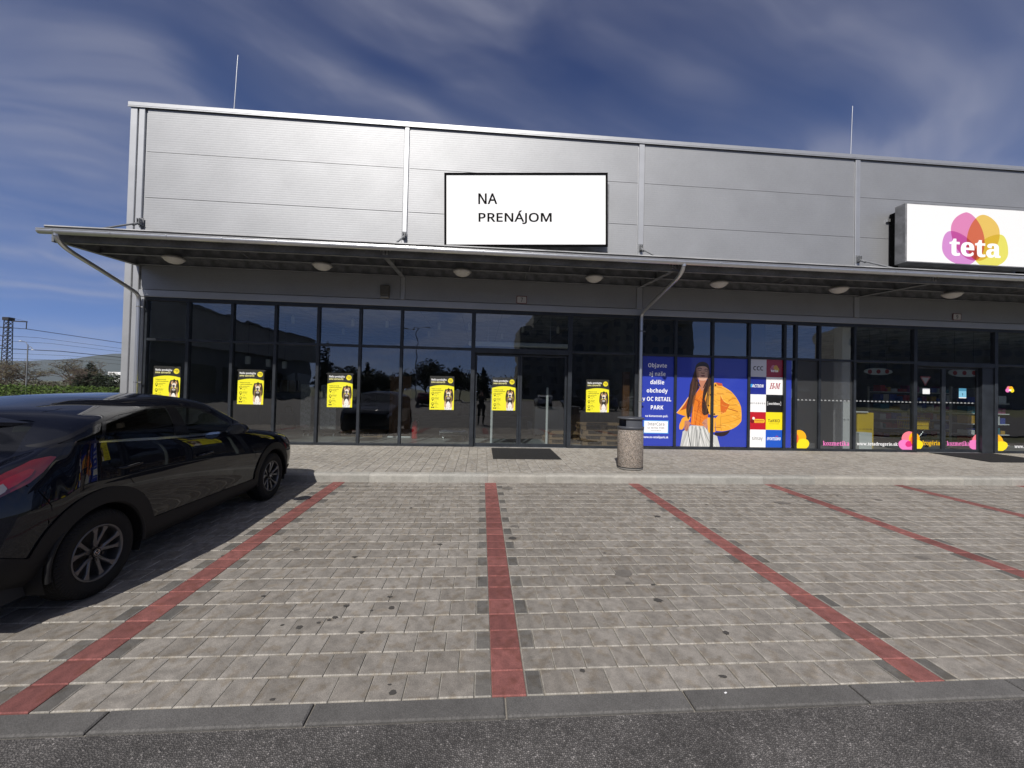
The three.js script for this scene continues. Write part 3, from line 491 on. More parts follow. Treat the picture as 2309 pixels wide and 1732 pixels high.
function plate(x0, x1, y0, y1, text, label) {
  const p = thing('number_plate', label, 'house number', 'house number plates');
  const w = x1 - x0, h = y1 - y0, sh = (a, b, r) => { const s = new THREE.Shape(); s.moveTo(-a + r, -b); s.lineTo(a - r, -b); s.quadraticCurveTo(a, -b, a, -b + r); s.lineTo(a, b - r); s.quadraticCurveTo(a, b, a - r, b); s.lineTo(-a + r, b); s.quadraticCurveTo(-a, b, -a, b - r); s.lineTo(-a, -b + r); s.quadraticCurveTo(-a, -b, -a + r, -b); return s; };
  const ext = (s, d) => new THREE.ExtrudeGeometry(s, { depth: d, bevelEnabled: false });
  p.position.set((x0 + x1) / 2, (y0 + y1) / 2, 0.016);
  mesh('plate', ext(sh(w / 2, h / 2, 0.015), 0.006), std({ color: lin(0.16, 0.012, 0.018), roughness: 0.4 }), p);
  mesh('face', ext(sh(w / 2 - 0.014, h / 2 - 0.014, 0.02), 0.008), std({ color: lin(0.55, 0.54, 0.52), roughness: 0.4 }), p);
  const L = letters(fontSans, text, 0, 0, 0.0085, 0.055, 0.105); L.computeBoundingBox(); L.translate(-0.0275, -0.0525, 0); mesh('digit', L, M.black, p);
}
plate(0.679, 0.939, 3.803, 3.992, '7', 'small white plate with red edge and number 7 above the sliding door');
plate(12.717, 12.968, 3.822, 4.003, '9', 'small white plate with red edge and number 9 above the drugstore door');
{
  const s = thing('siren_box', 'dark grey alarm siren box under the canopy', 'siren');
  mesh('housing', bx(-2.672, -2.455, 3.862, 4.111, 0.0, 0.10, 0.014), std({ color: lin(0.10, 0.095, 0.085), roughness: 0.55 }), s);
  mesh('beacon', bx(-2.668, -2.459, 3.795, 3.858, 0.0, 0.095, 0.016), std({ color: lin(0.22, 0.21, 0.19), roughness: 0.3 }), s);
}
for (const [x, label] of [[-6.54, 'thin lightning rod on the roof edge, over the building corner'], [10.19, 'thin lightning rod on the roof edge, over the white shop sign']]) {
  const s = thing('lightning_rod', label, 'lightning rod', 'lightning rods on the roof');
  mesh('mast', [rod(V(x - 0.03, 8.12, -0.5), V(x + 0.03, 9.95, -0.5), 0.014, 6, 0.009)], M.zincNew, s);
  mesh('foot', bx(x - 0.15, x + 0.09, 7.75, 8.12, -0.62, -0.38, 0.01), M.concrete, s);
}
// ------------------------------------------------------------------ parked car
function pchip(xs, ys) {
  const n = xs.length, h = [], d = [], m = new Array(n).fill(0);
  for (let i = 0; i < n - 1; i++) { h[i] = xs[i + 1] - xs[i]; d[i] = (ys[i + 1] - ys[i]) / h[i]; }
  m[0] = d[0]; m[n - 1] = d[n - 2];
  for (let i = 1; i < n - 1; i++) m[i] = d[i - 1] * d[i] <= 0 ? 0 : (h[i - 1] + h[i]) * 3 / ((2 * h[i] + h[i - 1]) / d[i - 1] + (h[i] + 2 * h[i - 1]) / d[i]);
  return x => { let i = 0; while (i < n - 2 && x > xs[i + 1]) i++; const t = clamp((x - xs[i]) / h[i]), t2 = t * t, t3 = t2 * t; return (2 * t3 - 3 * t2 + 1) * ys[i] + (t3 - 2 * t2 + t) * h[i] * m[i] + (-2 * t3 + 3 * t2) * ys[i + 1] + (t3 - t2) * h[i] * m[i + 1]; };
}
const CAR = { MID: 2.155 };
// stations from the nose back: c, then x,y of floor edge, sill, lower door, waist, belt, window, roof rail, roof, and y at the middle
const CT = [
  [0.00, .40, .30, .46, .36, .50, .45, .50, .55, .46, .62, .36, .645, .26, .655, .13, .66, .662],
  [0.05, .55, .25, .62, .33, .66, .45, .665, .58, .62, .69, .52, .725, .38, .74, .20, .75, .752],
  [0.18, .66, .22, .74, .32, .78, .46, .785, .62, .745, .755, .64, .805, .47, .825, .25, .838, .842],
  [0.45, .72, .22, .81, .32, .845, .47, .85, .66, .81, .84, .70, .895, .52, .915, .28, .927, .93],
  [0.87, .74, .22, .85, .32, .875, .48, .88, .70, .845, .915, .735, .970, .55, .990, .30, 1.002, 1.005],
  [1.15, .74, .22, .85, .31, .868, .48, .872, .72, .84, .965, .755, 1.015, .60, 1.04, .33, 1.055, 1.06],
  [1.35, .74, .22, .85, .31, .862, .48, .870, .73, .84, .990, .79, 1.04, .70, 1.12, .40, 1.16, 1.17],
  [1.65, .74, .22, .85, .31, .860, .48, .868, .75, .84, 1.02, .785, 1.13, .665, 1.275, .37, 1.33, 1.34],
  [2.00, .74, .22, .85, .31, .860, .48, .868, .76, .84, 1.045, .755, 1.235, .615, 1.42, .34, 1.485, 1.495],
  [2.40, .74, .22, .85, .31, .860, .48, .870, .78, .842, 1.075, .765, 1.27, .62, 1.455, .335, 1.522, 1.535],
  [2.90, .74, .22, .85, .31, .864, .48, .876, .80, .848, 1.11, .80, 1.28, .665, 1.44, .35, 1.515, 1.53],
  [3.44, .74, .22, .85, .32, .876, .48, .886, .82, .852, 1.165, .822, 1.29, .72, 1.385, .385, 1.458, 1.478],
  [3.60, .73, .24, .83, .34, .870, .49, .880, .82, .840, 1.17, .802, 1.268, .672, 1.348, .345, 1.434, 1.455],
  [3.72, .71, .25, .81, .35, .862, .50, .868, .81, .810, 1.16, .735, 1.225, .56, 1.298, .295, 1.398, 1.425],
  [3.82, .70, .26, .80, .36, .850, .51, .855, .81, .785, 1.13, .64, 1.16, .485, 1.20, .27, 1.31, 1.36],
  [3.93, .68, .28, .78, .37, .835, .52, .832, .81, .76, 1.09, .63, 1.115, .47, 1.14, .26, 1.19, 1.23],
  [4.03, .66, .30, .75, .39, .80, .54, .79, .80, .73, 1.03, .60, 1.06, .45, 1.075, .25, 1.095, 1.105],
  [4.12, .62, .32, .70, .41, .74, .55, .725, .79, .67, .95, .56, .985, .43, 1.0, .24, 1.015, 1.02],
  [4.20, .56, .35, .62, .43, .655, .56, .64, .75, .59, .86, .50, .89, .38, .905, .20, .915, .92],
  [4.25, .48, .42, .53, .48, .55, .56, .53, .68, .49, .76, .42, .785, .32, .795, .17, .80, .805],
  [4.275, .36, .50, .39, .53, .40, .57, .38, .62, .36, .66, .30, .67, .22, .675, .12, .678, .68]];
function carSkin(inset) {
  const cs = CT.map(r => r[0]), fn = []; for (let k = 1; k < 18; k++) fn.push(pchip(cs, CT.map(r => r[k])));
  const st = []; for (let i = 0; i <= 190; i++) { const t = i / 190; st.push(i <= 26 ? 0.45 * Math.pow(i / 26, 1.7) : i >= 140 ? lerp(3.5, 4.275, 1 - Math.pow(1 - (i - 140) / 50, 1.5)) : lerp(0.45, 3.5, (i - 26) / 114)); }
  const NS = 9, rows = st.map(c => {
    const p = []; for (let k = 0; k < 8; k++) p.push([fn[k * 2](c), fn[k * 2 + 1](c)]); p.push([0, fn[16](c)]);
    const g = i => i < 0 ? [2 * p[0][0] - p[1][0], 2 * p[0][1] - p[1][1]] : i > 8 ? [-p[7][0], p[7][1]] : p[i];
    const out = [];
    for (let s = 0; s < 8; s++) for (let k = 0; k < NS + (s === 7 ? 1 : 0); k++) { const t = k / NS, [a, b, e, f] = [g(s - 1), g(s), g(s + 1), g(s + 2)], q = j => 0.5 * (2 * b[j] + (e[j] - a[j]) * t + (2 * a[j] - 5 * b[j] + 4 * e[j] - f[j]) * t * t + (3 * b[j] - a[j] - 3 * e[j] + f[j]) * t * t * t); out.push([Math.max(0, q(0)), q(1), c - CAR.MID]); }
    return out;
  });
  const nr = rows.length, nc = rows[0].length, N = [];
  for (let i = 0; i < nr; i++) for (let j = 0; j < nc; j++) {
    const a = rows[Math.max(0, i - 1)][j], b = rows[Math.min(nr - 1, i + 1)][j], c = rows[i][Math.max(0, j - 1)], d = rows[i][Math.min(nc - 1, j + 1)];
    const u = [b[0] - a[0], b[1] - a[1], b[2] - a[2]], v = [d[0] - c[0], d[1] - c[1], d[2] - c[2]];
    let n = [u[1] * v[2] - u[2] * v[1], u[2] * v[0] - u[0] * v[2], u[0] * v[1] - u[1] * v[0]]; const l = -Math.hypot(...n) || 1; n = n.map(x => x / l);
    if (j === nc - 1) { n[0] = 0; const q = Math.hypot(...n) || 1; n = n.map(x => x / q); }
    N.push(n);
  }
  const vert = (i, j) => { const p = rows[i][j], n = N[i * nc + j]; return [p[0] - n[0] * inset, p[1] - n[1] * inset, p[2] - n[2] * inset, ...n]; };
  const T = [];
  for (let i = 0; i + 1 < nr; i++) for (let j = 0; j + 1 < nc; j++) { const a = vert(i, j), b = vert(i + 1, j), c = vert(i + 1, j + 1), d = vert(i, j + 1); T.push([a, c, b], [a, d, c]); }
  for (const [i, s] of [[0, -1], [nr - 1, 1]]) { const y = rows[i][nc - 1][1] * 0.5 + rows[i][0][1] * 0.5, m = [0, y, rows[i][0][2], 0, 0, s], e = rows[i].map((p, j) => { const v = vert(i, j); return [v[0], v[1], v[2], 0, 0, s]; }); e.unshift([0, rows[i][0][1], rows[i][0][2], 0, 0, s]); for (let j = 0; j + 1 < e.length; j++) T.push(s > 0 ? [m, e[j], e[j + 1]] : [m, e[j + 1], e[j]]); }
  return T;
}
function cut(T, f) {   // splits triangles where f changes sign: [negative side, positive side]
  const A = [], B = [], mixv = (p, q, t) => p.map((v, i) => v + (q[i] - v) * t);
  for (const t of T) {
    const s = t.map(v => f(v[0], v[1], v[2] + CAR.MID)), n = s.filter(v => v < 0).length;
    if (n === 3) A.push(t); else if (n === 0) B.push(t);
    else { const lone = n === 1 ? s.findIndex(v => v < 0) : s.findIndex(v => v >= 0), a = t[lone], b = t[(lone + 1) % 3], c = t[(lone + 2) % 3], sa = s[lone], sb = s[(lone + 1) % 3], sc = s[(lone + 2) % 3], p = mixv(a, b, sa / (sa - sb)), q = mixv(a, c, sa / (sa - sc)); const [one, two] = n === 1 ? [A, B] : [B, A]; one.push([a, p, q]); two.push([p, b, c], [p, c, q]); }
  }
  return [A, B];
}
function skinGeo(T, side, push = 0) {   // side 1: as it is, -1: mirrored, 0: both
  const P = [], N = [];
  for (const s of side ? [side] : [1, -1]) for (const t of T) for (const v of s > 0 ? t : [t[0], t[2], t[1]]) { P.push((v[0] + v[3] * push) * s, v[1] + v[4] * push, v[2] + v[5] * push); N.push(v[3] * s, v[4], v[5]); }
  const g = new THREE.BufferGeometry(); g.setAttribute('position', new THREE.Float32BufferAttribute(P, 3)); g.setAttribute('normal', new THREE.Float32BufferAttribute(N, 3)); g.setAttribute('uv', new THREE.Float32BufferAttribute(new Float32Array(P.length / 3 * 2), 2)); return g;
}
const segD = (px, py, ax, ay, bx_, by) => { const dx = bx_ - ax, dy = by - ay, t = clamp(((px - ax) * dx + (py - ay) * dy) / (dx * dx + dy * dy)); return Math.hypot(px - ax - dx * t, py - ay - dy * t); };
function poly(px, py, P) { let d = 9, inside = false; for (let i = 0, j = P.length - 1; i < P.length; j = i++) { d = Math.min(d, segD(px, py, P[i][0], P[i][1], P[j][0], P[j][1])); if ((P[i][1] > py) !== (P[j][1] > py) && px < (P[j][0] - P[i][0]) * (py - P[i][1]) / (P[j][1] - P[i][1]) + P[i][0]) inside = !inside; } return inside ? -d : d; }
function chain(px, py, P) { let d = 9; for (let i = 0; i + 1 < P.length; i++) d = Math.min(d, segD(px, py, ...P[i], ...P[i + 1])); return d; }
Object.assign(M, {
  paint: phy({ color: lin(0.0045, 0.0055, 0.010), metalness: 0.0, roughness: 0.35, specularIntensity: 0.0, clearcoat: 0.85, clearcoatRoughness: 0.015 }),
  plastic: phy({ color: lin(0.013, 0.013, 0.0135), roughness: 0.62, specularIntensity: 0.45, bumpMap: rep(grainBump, 6), bumpScale: 0.0004 }),
  carGlass: phy({ color: lin(0.10, 0.11, 0.115), transmission: 1, thickness: 0, roughness: 0, ior: 1.55 }),
  carGlassClear: phy({ color: lin(0.42, 0.47, 0.46), transmission: 1, thickness: 0, roughness: 0, ior: 1.55 }),
  pillar: std({ color: lin(0.008, 0.008, 0.009), roughness: 0.15 }),
  chrome: std({ color: lin(0.55, 0.56, 0.57), metalness: 1, roughness: 0.15 }),
  tail: phy({ color: lin(0.11, 0.003, 0.008), roughness: 0.12, clearcoat: 1, clearcoatRoughness: 0.01 }),
  tailBright: phy({ color: lin(0.19, 0.004, 0.010), roughness: 0.18, clearcoat: 1, clearcoatRoughness: 0.01 }),
  tailClear: phy({ color: lin(0.22, 0.2, 0.2), roughness: 0.1, clearcoat: 1, clearcoatRoughness: 0.01, metalness: 0.4 }),
  alloy: std({ color: lin(0.12, 0.122, 0.13), metalness: 0.7, roughness: 0.34 }),
  alloyDark: std({ color: lin(0.02, 0.02, 0.022), metalness: 0.3, roughness: 0.5 }),
  tyre: phy({ color: lin(0.010, 0.010, 0.0105), specularIntensity: 0.5, roughness: 0.78, bumpMap: rep(dataTex(512, 128, (i, j) => { const a = i / 512 * 64, v = j / 128, s = v > 0.5 ? v : 1 - v, side = v < 0.30 || v > 0.70; const q = (a + s * 5) % 1; const groove = Math.abs(v - 0.5) < 0.012 || Math.abs(v - 0.43) < 0.01 || Math.abs(v - 0.57) < 0.01; return side ? 0.85 : groove ? 0 : q < 0.2 ? 0.1 : 1; }, false), 1), bumpScale: 0.006 }),
  seat: std({ color: lin(0.02, 0.02, 0.021), roughness: 0.9 }),
});
function wheel(name, parent, x, c, side) {
  const w = new THREE.Group(); w.name = name; parent.add(w); w.position.set(x, 0.332, c - CAR.MID); w.rotation.y = side > 0 ? 0 : Math.PI;
  // profile in (radius, along axle); axle points to +x, outer face at x = 0
  const prof = [[0.205, -0.19], [0.235, -0.205], [0.285, -0.209], [0.312, -0.196], [0.327, -0.182], [0.332, -0.15], [0.334, -0.105], [0.332, -0.06], [0.327, -0.028], [0.312, -0.014], [0.285, -0.001], [0.262, 0.003], [0.235, -0.002], [0.218, -0.012], [0.207, -0.016]];
  const t = lathe(prof.map(([r, a]) => [r, a]), 72); t.rotateZ(-Math.PI / 2); t.computeVertexNormals(); mesh('tyre', t, M.tyre, w);
  const R = [];
  const lip = lathe([[0.206, -0.19], [0.198, -0.15], [0.19, -0.1], [0.192, -0.03], [0.196, -0.014], [0.204, -0.010], [0.211, -0.010], [0.213, -0.016]], 64); lip.rotateZ(-Math.PI / 2); lip.computeVertexNormals();
  for (let k = 0; k < 10; k++) {
    const pair = Math.floor(k / 2), s = k % 2 ? 1 : -1, a0 = pair / 5 * Math.PI * 2 + 0.2, A = (r, da) => { const a = a0 + da; return new THREE.Vector2(Math.cos(a) * r, Math.sin(a) * r); };
    const L = [[0.040, s * 0.10 - 0.30], [0.075, s * 0.16 - 0.17], [0.120, s * 0.22 - 0.115], [0.160, s * 0.25 - 0.085], [0.200, s * 0.27 - 0.12]], Rr = [[0.200, s * 0.27 + 0.12], [0.160, s * 0.25 + 0.05], [0.120, s * 0.22 + 0.055], [0.075, s * 0.16 + 0.12], [0.040, s * 0.10 + 0.30]];
    const sh = new THREE.Shape([...L, ...Rr].map(([r, d]) => A(r, d)));
    const g = new THREE.ExtrudeGeometry(sh, { depth: 0.016, bevelEnabled: true, bevelSize: 0.003, bevelThickness: 0.004, bevelSegments: 1 });
    // dish: hub sits deeper than the lip
    const p = g.attributes.position; for (let i = 0; i < p.count; i++) { const r = Math.hypot(p.getX(i), p.getY(i)); p.setZ(i, p.getZ(i) - 0.040 - 0.022 * sstep(0.19, 0.05, r) + 0.006 * s * sstep(0.06, 0.2, r)); }
    g.computeVertexNormals(); g.rotateY(Math.PI / 2); R.push(g);
  }
  const rim = mesh('rim', [lip, ...R], M.alloy, w);
  const back = lathe([[0.03, -0.12], [0.14, -0.115], [0.19, -0.105]], 40); back.rotateZ(-Math.PI / 2); mesh('brake_disc', back, M.alloyDark, w);
  for (let k = 0; k < 5; k++) { const a = k / 5 * 6.2832 + 0.2 + 0.6283; mesh('wheel_nut', xf(new THREE.CylinderGeometry(0.011, 0.012, 0.02, 6), -0.036, Math.sin(a) * 0.056, -Math.cos(a) * 0.056, 0, 0, Math.PI / 2), M.alloyDark, w); }
  mesh('centre_cap', [xf(new THREE.CylinderGeometry(0.032, 0.034, 0.012, 24), -0.032, 0, 0, 0, 0, Math.PI / 2)], M.alloyDark, w);
  mesh('cap_emblem', [(() => { const g = new THREE.TorusGeometry(0.021, 0.0022, 6, 24); g.rotateY(Math.PI / 2); g.translate(-0.025, 0, 0); return g; })(), bar(V(-0.025, 0.012, -0.016), V(-0.025, -0.008, 0), 0.003, 0.004), bar(V(-0.025, 0.012, 0.016), V(-0.025, -0.008, 0), 0.003, 0.004)], M.chrome, w);
  return w;
}
function makeCar(label, group) {
  const car = thing('parked_car', label, 'car', group);
  const HUBS = [[0.87, 0.332], [3.44, 0.332]], hub = (c, y) => Math.min(...HUBS.map(h => Math.hypot(c - h[0], y - h[1])));
  const arch = (x, y, c) => x > 0.3 ? hub(c, y) - 0.385 : 1;
  const sill = c => c > 3.85 ? lerp(0.46, 0.60, clamp((c - 3.85) / 0.3)) : c < 0.35 ? 0.36 : lerp(0.40, 0.44, clamp((c - 1.3) / 1.7));
  const clad = (x, y, c) => Math.min(x > 0.3 ? hub(c, y) - (c > 2 ? 0.505 : 0.475) : 1, y - sill(c));
  const DLO = [[1.60, 1.075], [1.72, 1.17], [1.95, 1.305], [2.15, 1.385], [2.45, 1.425], [2.85, 1.432], [3.20, 1.405], [3.45, 1.345], [3.62, 1.275], [3.775, 1.212], [3.74, 1.196], [3.46, 1.192], [2.9, 1.135], [2.4, 1.098], [1.9, 1.07]];
  const side = (x, y, c) => x > 0.5 ? poly(c, y, DLO) : 1;
  const WS = [[1.22, 0.0], [1.23, 0.35], [1.30, 0.64], [1.42, 0.655], [1.95, 0.535], [2.02, 0.30], [2.03, 0], [2.03, -0.2], [1.22, -0.2]];
  const ws = (x, y, c) => y > 1.02 ? poly(c, x, WS) : 1;
  const RW = [[3.80, -0.2], [3.80, 0], [3.745, 0.3], [3.66, 0.48], [3.615, 0.55], [3.66, 0.58], [3.85, 0.635], [3.895, 0.62], [4.0, 0.3], [4.035, 0], [4.035, -0.2]];
  const rw = (x, y, c) => poly(c, x, RW);
  const TL = [[3.715, 1.152], [3.85, 1.13], [3.97, 1.075], [4.09, 1.0], [4.17, 0.90], [4.10, 0.885], [3.98, 0.95], [3.90, 0.985], [3.82, 1.045]];
  const tl = (x, y, c) => x > 0.40 ? poly(c, y, TL) : 1;
  const HL = [[0.10, 0.665], [0.30, 0.775], [0.62, 0.862], [0.52, 0.77], [0.25, 0.655], [0.14, 0.62]];
  const hl = (x, y, c) => x > 0.45 ? poly(c, y, HL) : 1;
  const seam = 0.005;
  const lines = [
    [[2.455, 0.30], [2.44, 0.55], [2.44, 1.0], [2.45, 1.10]],
    [[1.42, 0.30], [1.35, 0.55], [1.33, 0.75], [1.36, 0.98], [1.58, 1.07]],
    [[2.93, 0.40], [2.98, 0.52], [3.08, 0.70], [3.25, 0.90], [3.42, 1.05], [3.485, 1.20]],
    [[3.86, 0.52], [3.80, 0.80], [3.86, 0.93], [3.92, 0.985]],
    [[0.35, 0.36], [0.42, 0.62], [0.50, 0.78]]];
  const seams = (x, y, c) => { let d = 1; if (x > 0.3) for (const l of lines) d = Math.min(d, chain(c, y, l)); if (x < 0.72 && y > 0.8 && c < 1.25) d = Math.min(d, chain(c, x, [[0.10, 0.55], [0.6, 0.70], [1.2, 0.735]])); if (c > 3.6) d = Math.min(d, chain(c, x, [[3.60, 0.585], [3.88, 0.665], [4.02, 0.655], [4.14, 0.56]]) + (y < 0.85 ? 1 : 0)); if (y > 1.2) d = Math.min(d, chain(c, x, [[1.98, 0.565], [2.5, 0.55], [3.2, 0.53], [3.6, 0.49]])); return d - seam; };
  let [, T] = cut(carSkin(0), arch);
  let cladT, sideT, wsT, rwT, tlT, hlT;
  [sideT, T] = cut(T, side); [wsT, T] = cut(T, ws); [rwT, T] = cut(T, rw); [tlT, T] = cut(T, tl); [hlT, T] = cut(T, hl); [cladT, T] = cut(T, clad); [, T] = cut(T, seams);
  // painted panels by region
  const above = (P, right) => (x, y, c) => { // sign by a seam polyline, c left or right of it at height y
    for (let i = 0; i + 1 < P.length; i++) if ((y - P[i][1]) * (y - P[i + 1][1]) <= 0) return c - lerp(P[i][0], P[i + 1][0], (y - P[i][1]) / (P[i + 1][1] - P[i][1] || 1e-6)); return y < P[0][1] ? c - P[0][0] : c - P.at(-1)[0]; };
  let [roofT, R1] = cut(T, (x, y, c) => y > 1.2 && c > 1.9 && c < 3.82 ? x - lerp(0.565, 0.49, clamp((c - 1.98) / 1.62)) : 1);
  let [hoodT, R2] = cut(R1, (x, y, c) => c < 1.3 && y > 0.7 ? x - (c < 0.6 ? lerp(0.55, 0.70, clamp((c - 0.1) / 0.5)) : lerp(0.70, 0.735, (c - 0.6) / 0.6)) : 1);
  const tg = (c) => c < 3.88 ? lerp(0.585, 0.665, clamp((c - 3.60) / 0.28)) : c < 4.02 ? lerp(0.665, 0.655, (c - 3.88) / 0.14) : lerp(0.655, 0.56, clamp((c - 4.02) / 0.12));
  let [tailgateT, R3] = cut(R2, (x, y, c) => c > 3.62 && y > 0.70 ? x - tg(c) : 1);
  let [fbT, R4] = cut(R3, (x, y, c) => y < 0.9 ? above([[0.35, 0.3], [0.42, 0.62], [0.50, 0.9]])(x, y, c) : 1);
  let [R5, rbT] = cut(R4, (x, y, c) => y < 0.99 ? above(lines[3])(x, y, c) : -1);
  let [fenderT, R6] = cut(R5, (x, y, c) => above(lines[1])(x, y, c));
  let [sideFrontT, quarterT] = cut(R6, (x, y, c) => y < 1.199 ? above(lines[2])(x, y, c) : c - (3.485));
  let [doorsT, railT] = cut(sideFrontT, (x, y, c) => y - lerp(1.075, 1.199, clamp((c - 1.6) / 1.9)));
  let [fdT, rdT] = cut(doorsT, (x, y, c) => above(lines[0])(x, y, c));
  const add = (name, t, mat, sides, push = 0, parent = car) => { for (const s of sides) if (t.length) mesh(name, skinGeo(t, s, push), mat, parent); };
  add('roof', roofT, M.paint, [0]); add('bonnet', hoodT, M.paint, [0]); const gate = mesh('tailgate', skinGeo(tailgateT, 0), M.paint, car);
  const fb = mesh('front_bumper', skinGeo(fbT, 0), M.paint, car), rb = mesh('rear_bumper', skinGeo(rbT, 0), M.paint, car);
  add('front_fender', fenderT, M.paint, [1, -1]); add('quarter_panel', quarterT, M.paint, [1, -1]); add('roof_rail', railT, M.paint, [1, -1]);
  // inner shell behind the panel gaps
  { let [, S] = cut(carSkin(0.016), arch); for (const f of [side, ws, rw]) [, S] = cut(S, f); mesh('inner_shell', skinGeo(S, 0), M.seat, car); }
  for (const s of [1, -1]) {
    const handle = (c, y) => { const g = tube([V(0, 0, -0.105), V(0.022, 0.004, -0.085), V(0.030, 0.003, 0), V(0.024, -0.002, 0.085), V(0, -0.004, 0.105)], 0.011, 20, 8); g.scale(1, 1.1, 1); g.translate(0.871, y, c - CAR.MID); if (s < 0) { g.scale(-1, 1, 1); const p = g.index.array; for (let i = 0; i < p.length; i += 3) [p[i], p[i + 1]] = [p[i + 1], p[i]]; g.computeVertexNormals(); } return g; };
    const fd = mesh('front_door', skinGeo(fdT, s), M.paint, car), rd = mesh('rear_door', skinGeo(rdT, s), M.paint, car);
    mesh('door_handle', handle(2.28, 0.90), M.paint, fd); mesh('door_handle', handle(3.20, 0.965), M.paint, rd);
    // side glass divided by black pillars
    let g = sideT, trim; let a, b, c;
    [, g] = [0, g]; const inner = (x, y, q) => poly(q, y, DLO) + 0.022;
    [g, trim] = cut(g, inner);
    [a, b] = cut(g, (x, y, q) => q - (2.47 - (y - 1.1) * 0.02)); let bp; [bp, b] = cut(b, (x, y, q) => q - (2.60 + (1.4 - y) * 0.25)); let qd; [b, c] = cut(b, (x, y, q) => q - (3.30 + (1.4 - y) * 0.62)); [qd, c] = cut(c, (x, y, q) => q - (3.335 + (1.4 - y) * 0.62));
    const w1 = mesh('front_window', skinGeo(a, s, -0.004), M.carGlassClear, car), w2 = mesh('rear_window', skinGeo(b, s, -0.004), M.carGlass, car), w3 = mesh('quarter_window', skinGeo(c, s, -0.004), M.carGlass, car);
    mesh('window_trim', skinGeo([...trim, ...bp, ...qd], s), M.pillar, car);
    mesh('waist_strip', skinGeo(cut(cut(trim, (x, y, q) => y - lerp(1.087, 1.212, clamp((q - 1.7) / 1.9)))[0], (x, y, q) => q - 3.46)[0], s, 0.003), M.chrome, car);
    const tlg = mesh('tail_light', skinGeo(tlT, s, 0.004), M.tail, car);
    const [core] = cut(tlT, (x, y, q) => poly(q, y, [[3.84, 1.095], [3.98, 1.04], [4.08, 0.97], [4.06, 0.935], [3.96, 0.985], [3.88, 1.035]])); mesh('lamp_lens', skinGeo(core, s, 0.007), M.tailBright, tlg);
    const [clear] = cut(tlT, (x, y, q) => poly(q, y, [[4.00, 1.01], [4.08, 0.965], [4.10, 0.925], [4.05, 0.925], [3.99, 0.965]])); mesh('clear_lens', skinGeo(clear, s, 0.010), M.tailClear, tlg);
    mesh('headlight', skinGeo(hlT, s, 0.004), M.tailClear, car);
    // mirror
    const mg = new THREE.SphereGeometry(1, 28, 18), p = mg.attributes.position; for (let i = 0; i < p.count; i++) { let x = p.getX(i), y = p.getY(i), z = p.getZ(i); z = z > 0 ? Math.min(z, 0.35) : z; p.setXYZ(i, x * 0.105 * (1 - 0.18 * y), y * 0.068, z * 0.115); } mg.computeVertexNormals();
    const mir = mesh('door_mirror', [xf(mg, s * 0.955, 1.115, 1.86 - CAR.MID, 0, s * 0.12, s * 0.08), bar(V(s * 0.82, 1.05, 1.80 - CAR.MID), V(s * 0.93, 1.075, 1.84 - CAR.MID), 0.07, 0.03)], M.paint, car);
    const face = new THREE.CircleGeometry(1, 28); face.scale(0.088, 0.054, 1); mesh('mirror_glass', xf(face, s * 0.955, 1.115, 1.905 - CAR.MID, 0, s * 0.12, 0), M.chrome, mir);
    for (const [c] of HUBS) wheel('wheel', car, s * 0.862, c, s);
  }
  mesh('body_cladding', skinGeo(cladT, 0, 0.012), M.plastic, car);
  // thickness of the cladding's arch edge
  { const L = []; for (const s of [1, -1]) for (const [c, y] of HUBS) { const t = new THREE.TorusGeometry(0.39, 0.016, 8, 40, Math.PI * 1.08); t.rotateZ(-Math.PI * 0.04); t.rotateY(Math.PI / 2); t.translate(s * (c > 2 ? 0.868 : 0.858), y, c - CAR.MID); L.push(t); const w = new THREE.CylinderGeometry(0.40, 0.40, 0.45, 40, 1, true, -0.35, Math.PI + 0.7); w.rotateZ(Math.PI / 2); w.translate(s * 0.62, y, c - CAR.MID); L.push(w); } mesh('wheel_arch_liner', L, M.plastic, car); }
  mesh('windscreen', skinGeo(wsT, 0, -0.003), M.carGlassClear, car); mesh('rear_screen', skinGeo(rwT, 0, -0.003), M.carGlass, gate);
  { const W = 0.575, P = [], top = [], n = 20; const f = t => { const x = (t - 0.5) * 2 * W; const q = Math.abs(x) / W; return { x, c0: lerp(3.72, 3.50, q * q), c1: lerp(3.90, 3.62, Math.pow(q, 2.2)), y0: lerp(1.432, 1.372, q * q), y1: lerp(1.392, 1.352, q * q) }; };
    const q4 = (a, b, c, d) => P.push(...a, ...b, ...c, ...a, ...c, ...d);
    for (let i = 0; i < n; i++) { const a = f(i / n), b = f((i + 1) / n), z = CAR.MID; const A = [a.x, a.y0 + 0.004, a.c0 - z], B = [b.x, b.y0 + 0.004, b.c0 - z], C = [b.x, b.y1 + 0.004, b.c1 - z], D = [a.x, a.y1 + 0.004, a.c1 - z], A2 = [a.x, a.y0 - 0.05, a.c0 + 0.05 - z], B2 = [b.x, b.y0 - 0.05, b.c0 + 0.05 - z], C2 = [b.x, b.y1 - 0.024, b.c1 - 0.008 - z], D2 = [a.x, a.y1 - 0.024, a.c1 - 0.008 - z]; q4(D, C, B, A); q4(A2, B2, C2, D2); q4(D2, C2, C, D); if (!i) q4(A, A2, D2, D); if (i === n - 1) q4(C, C2, B2, B); }
    const g = new THREE.BufferGeometry(); g.setAttribute('position', new THREE.Float32BufferAttribute(P, 3)); g.computeVertexNormals(); mesh('roof_spoiler', g, M.paint, gate); }
  { const fin = new THREE.SphereGeometry(1, 16, 10); fin.scale(0.022, 0.075, 0.085); fin.translate(0, 1.455, 3.42 - CAR.MID); mesh('antenna_fin', fin, M.pillar, car); }
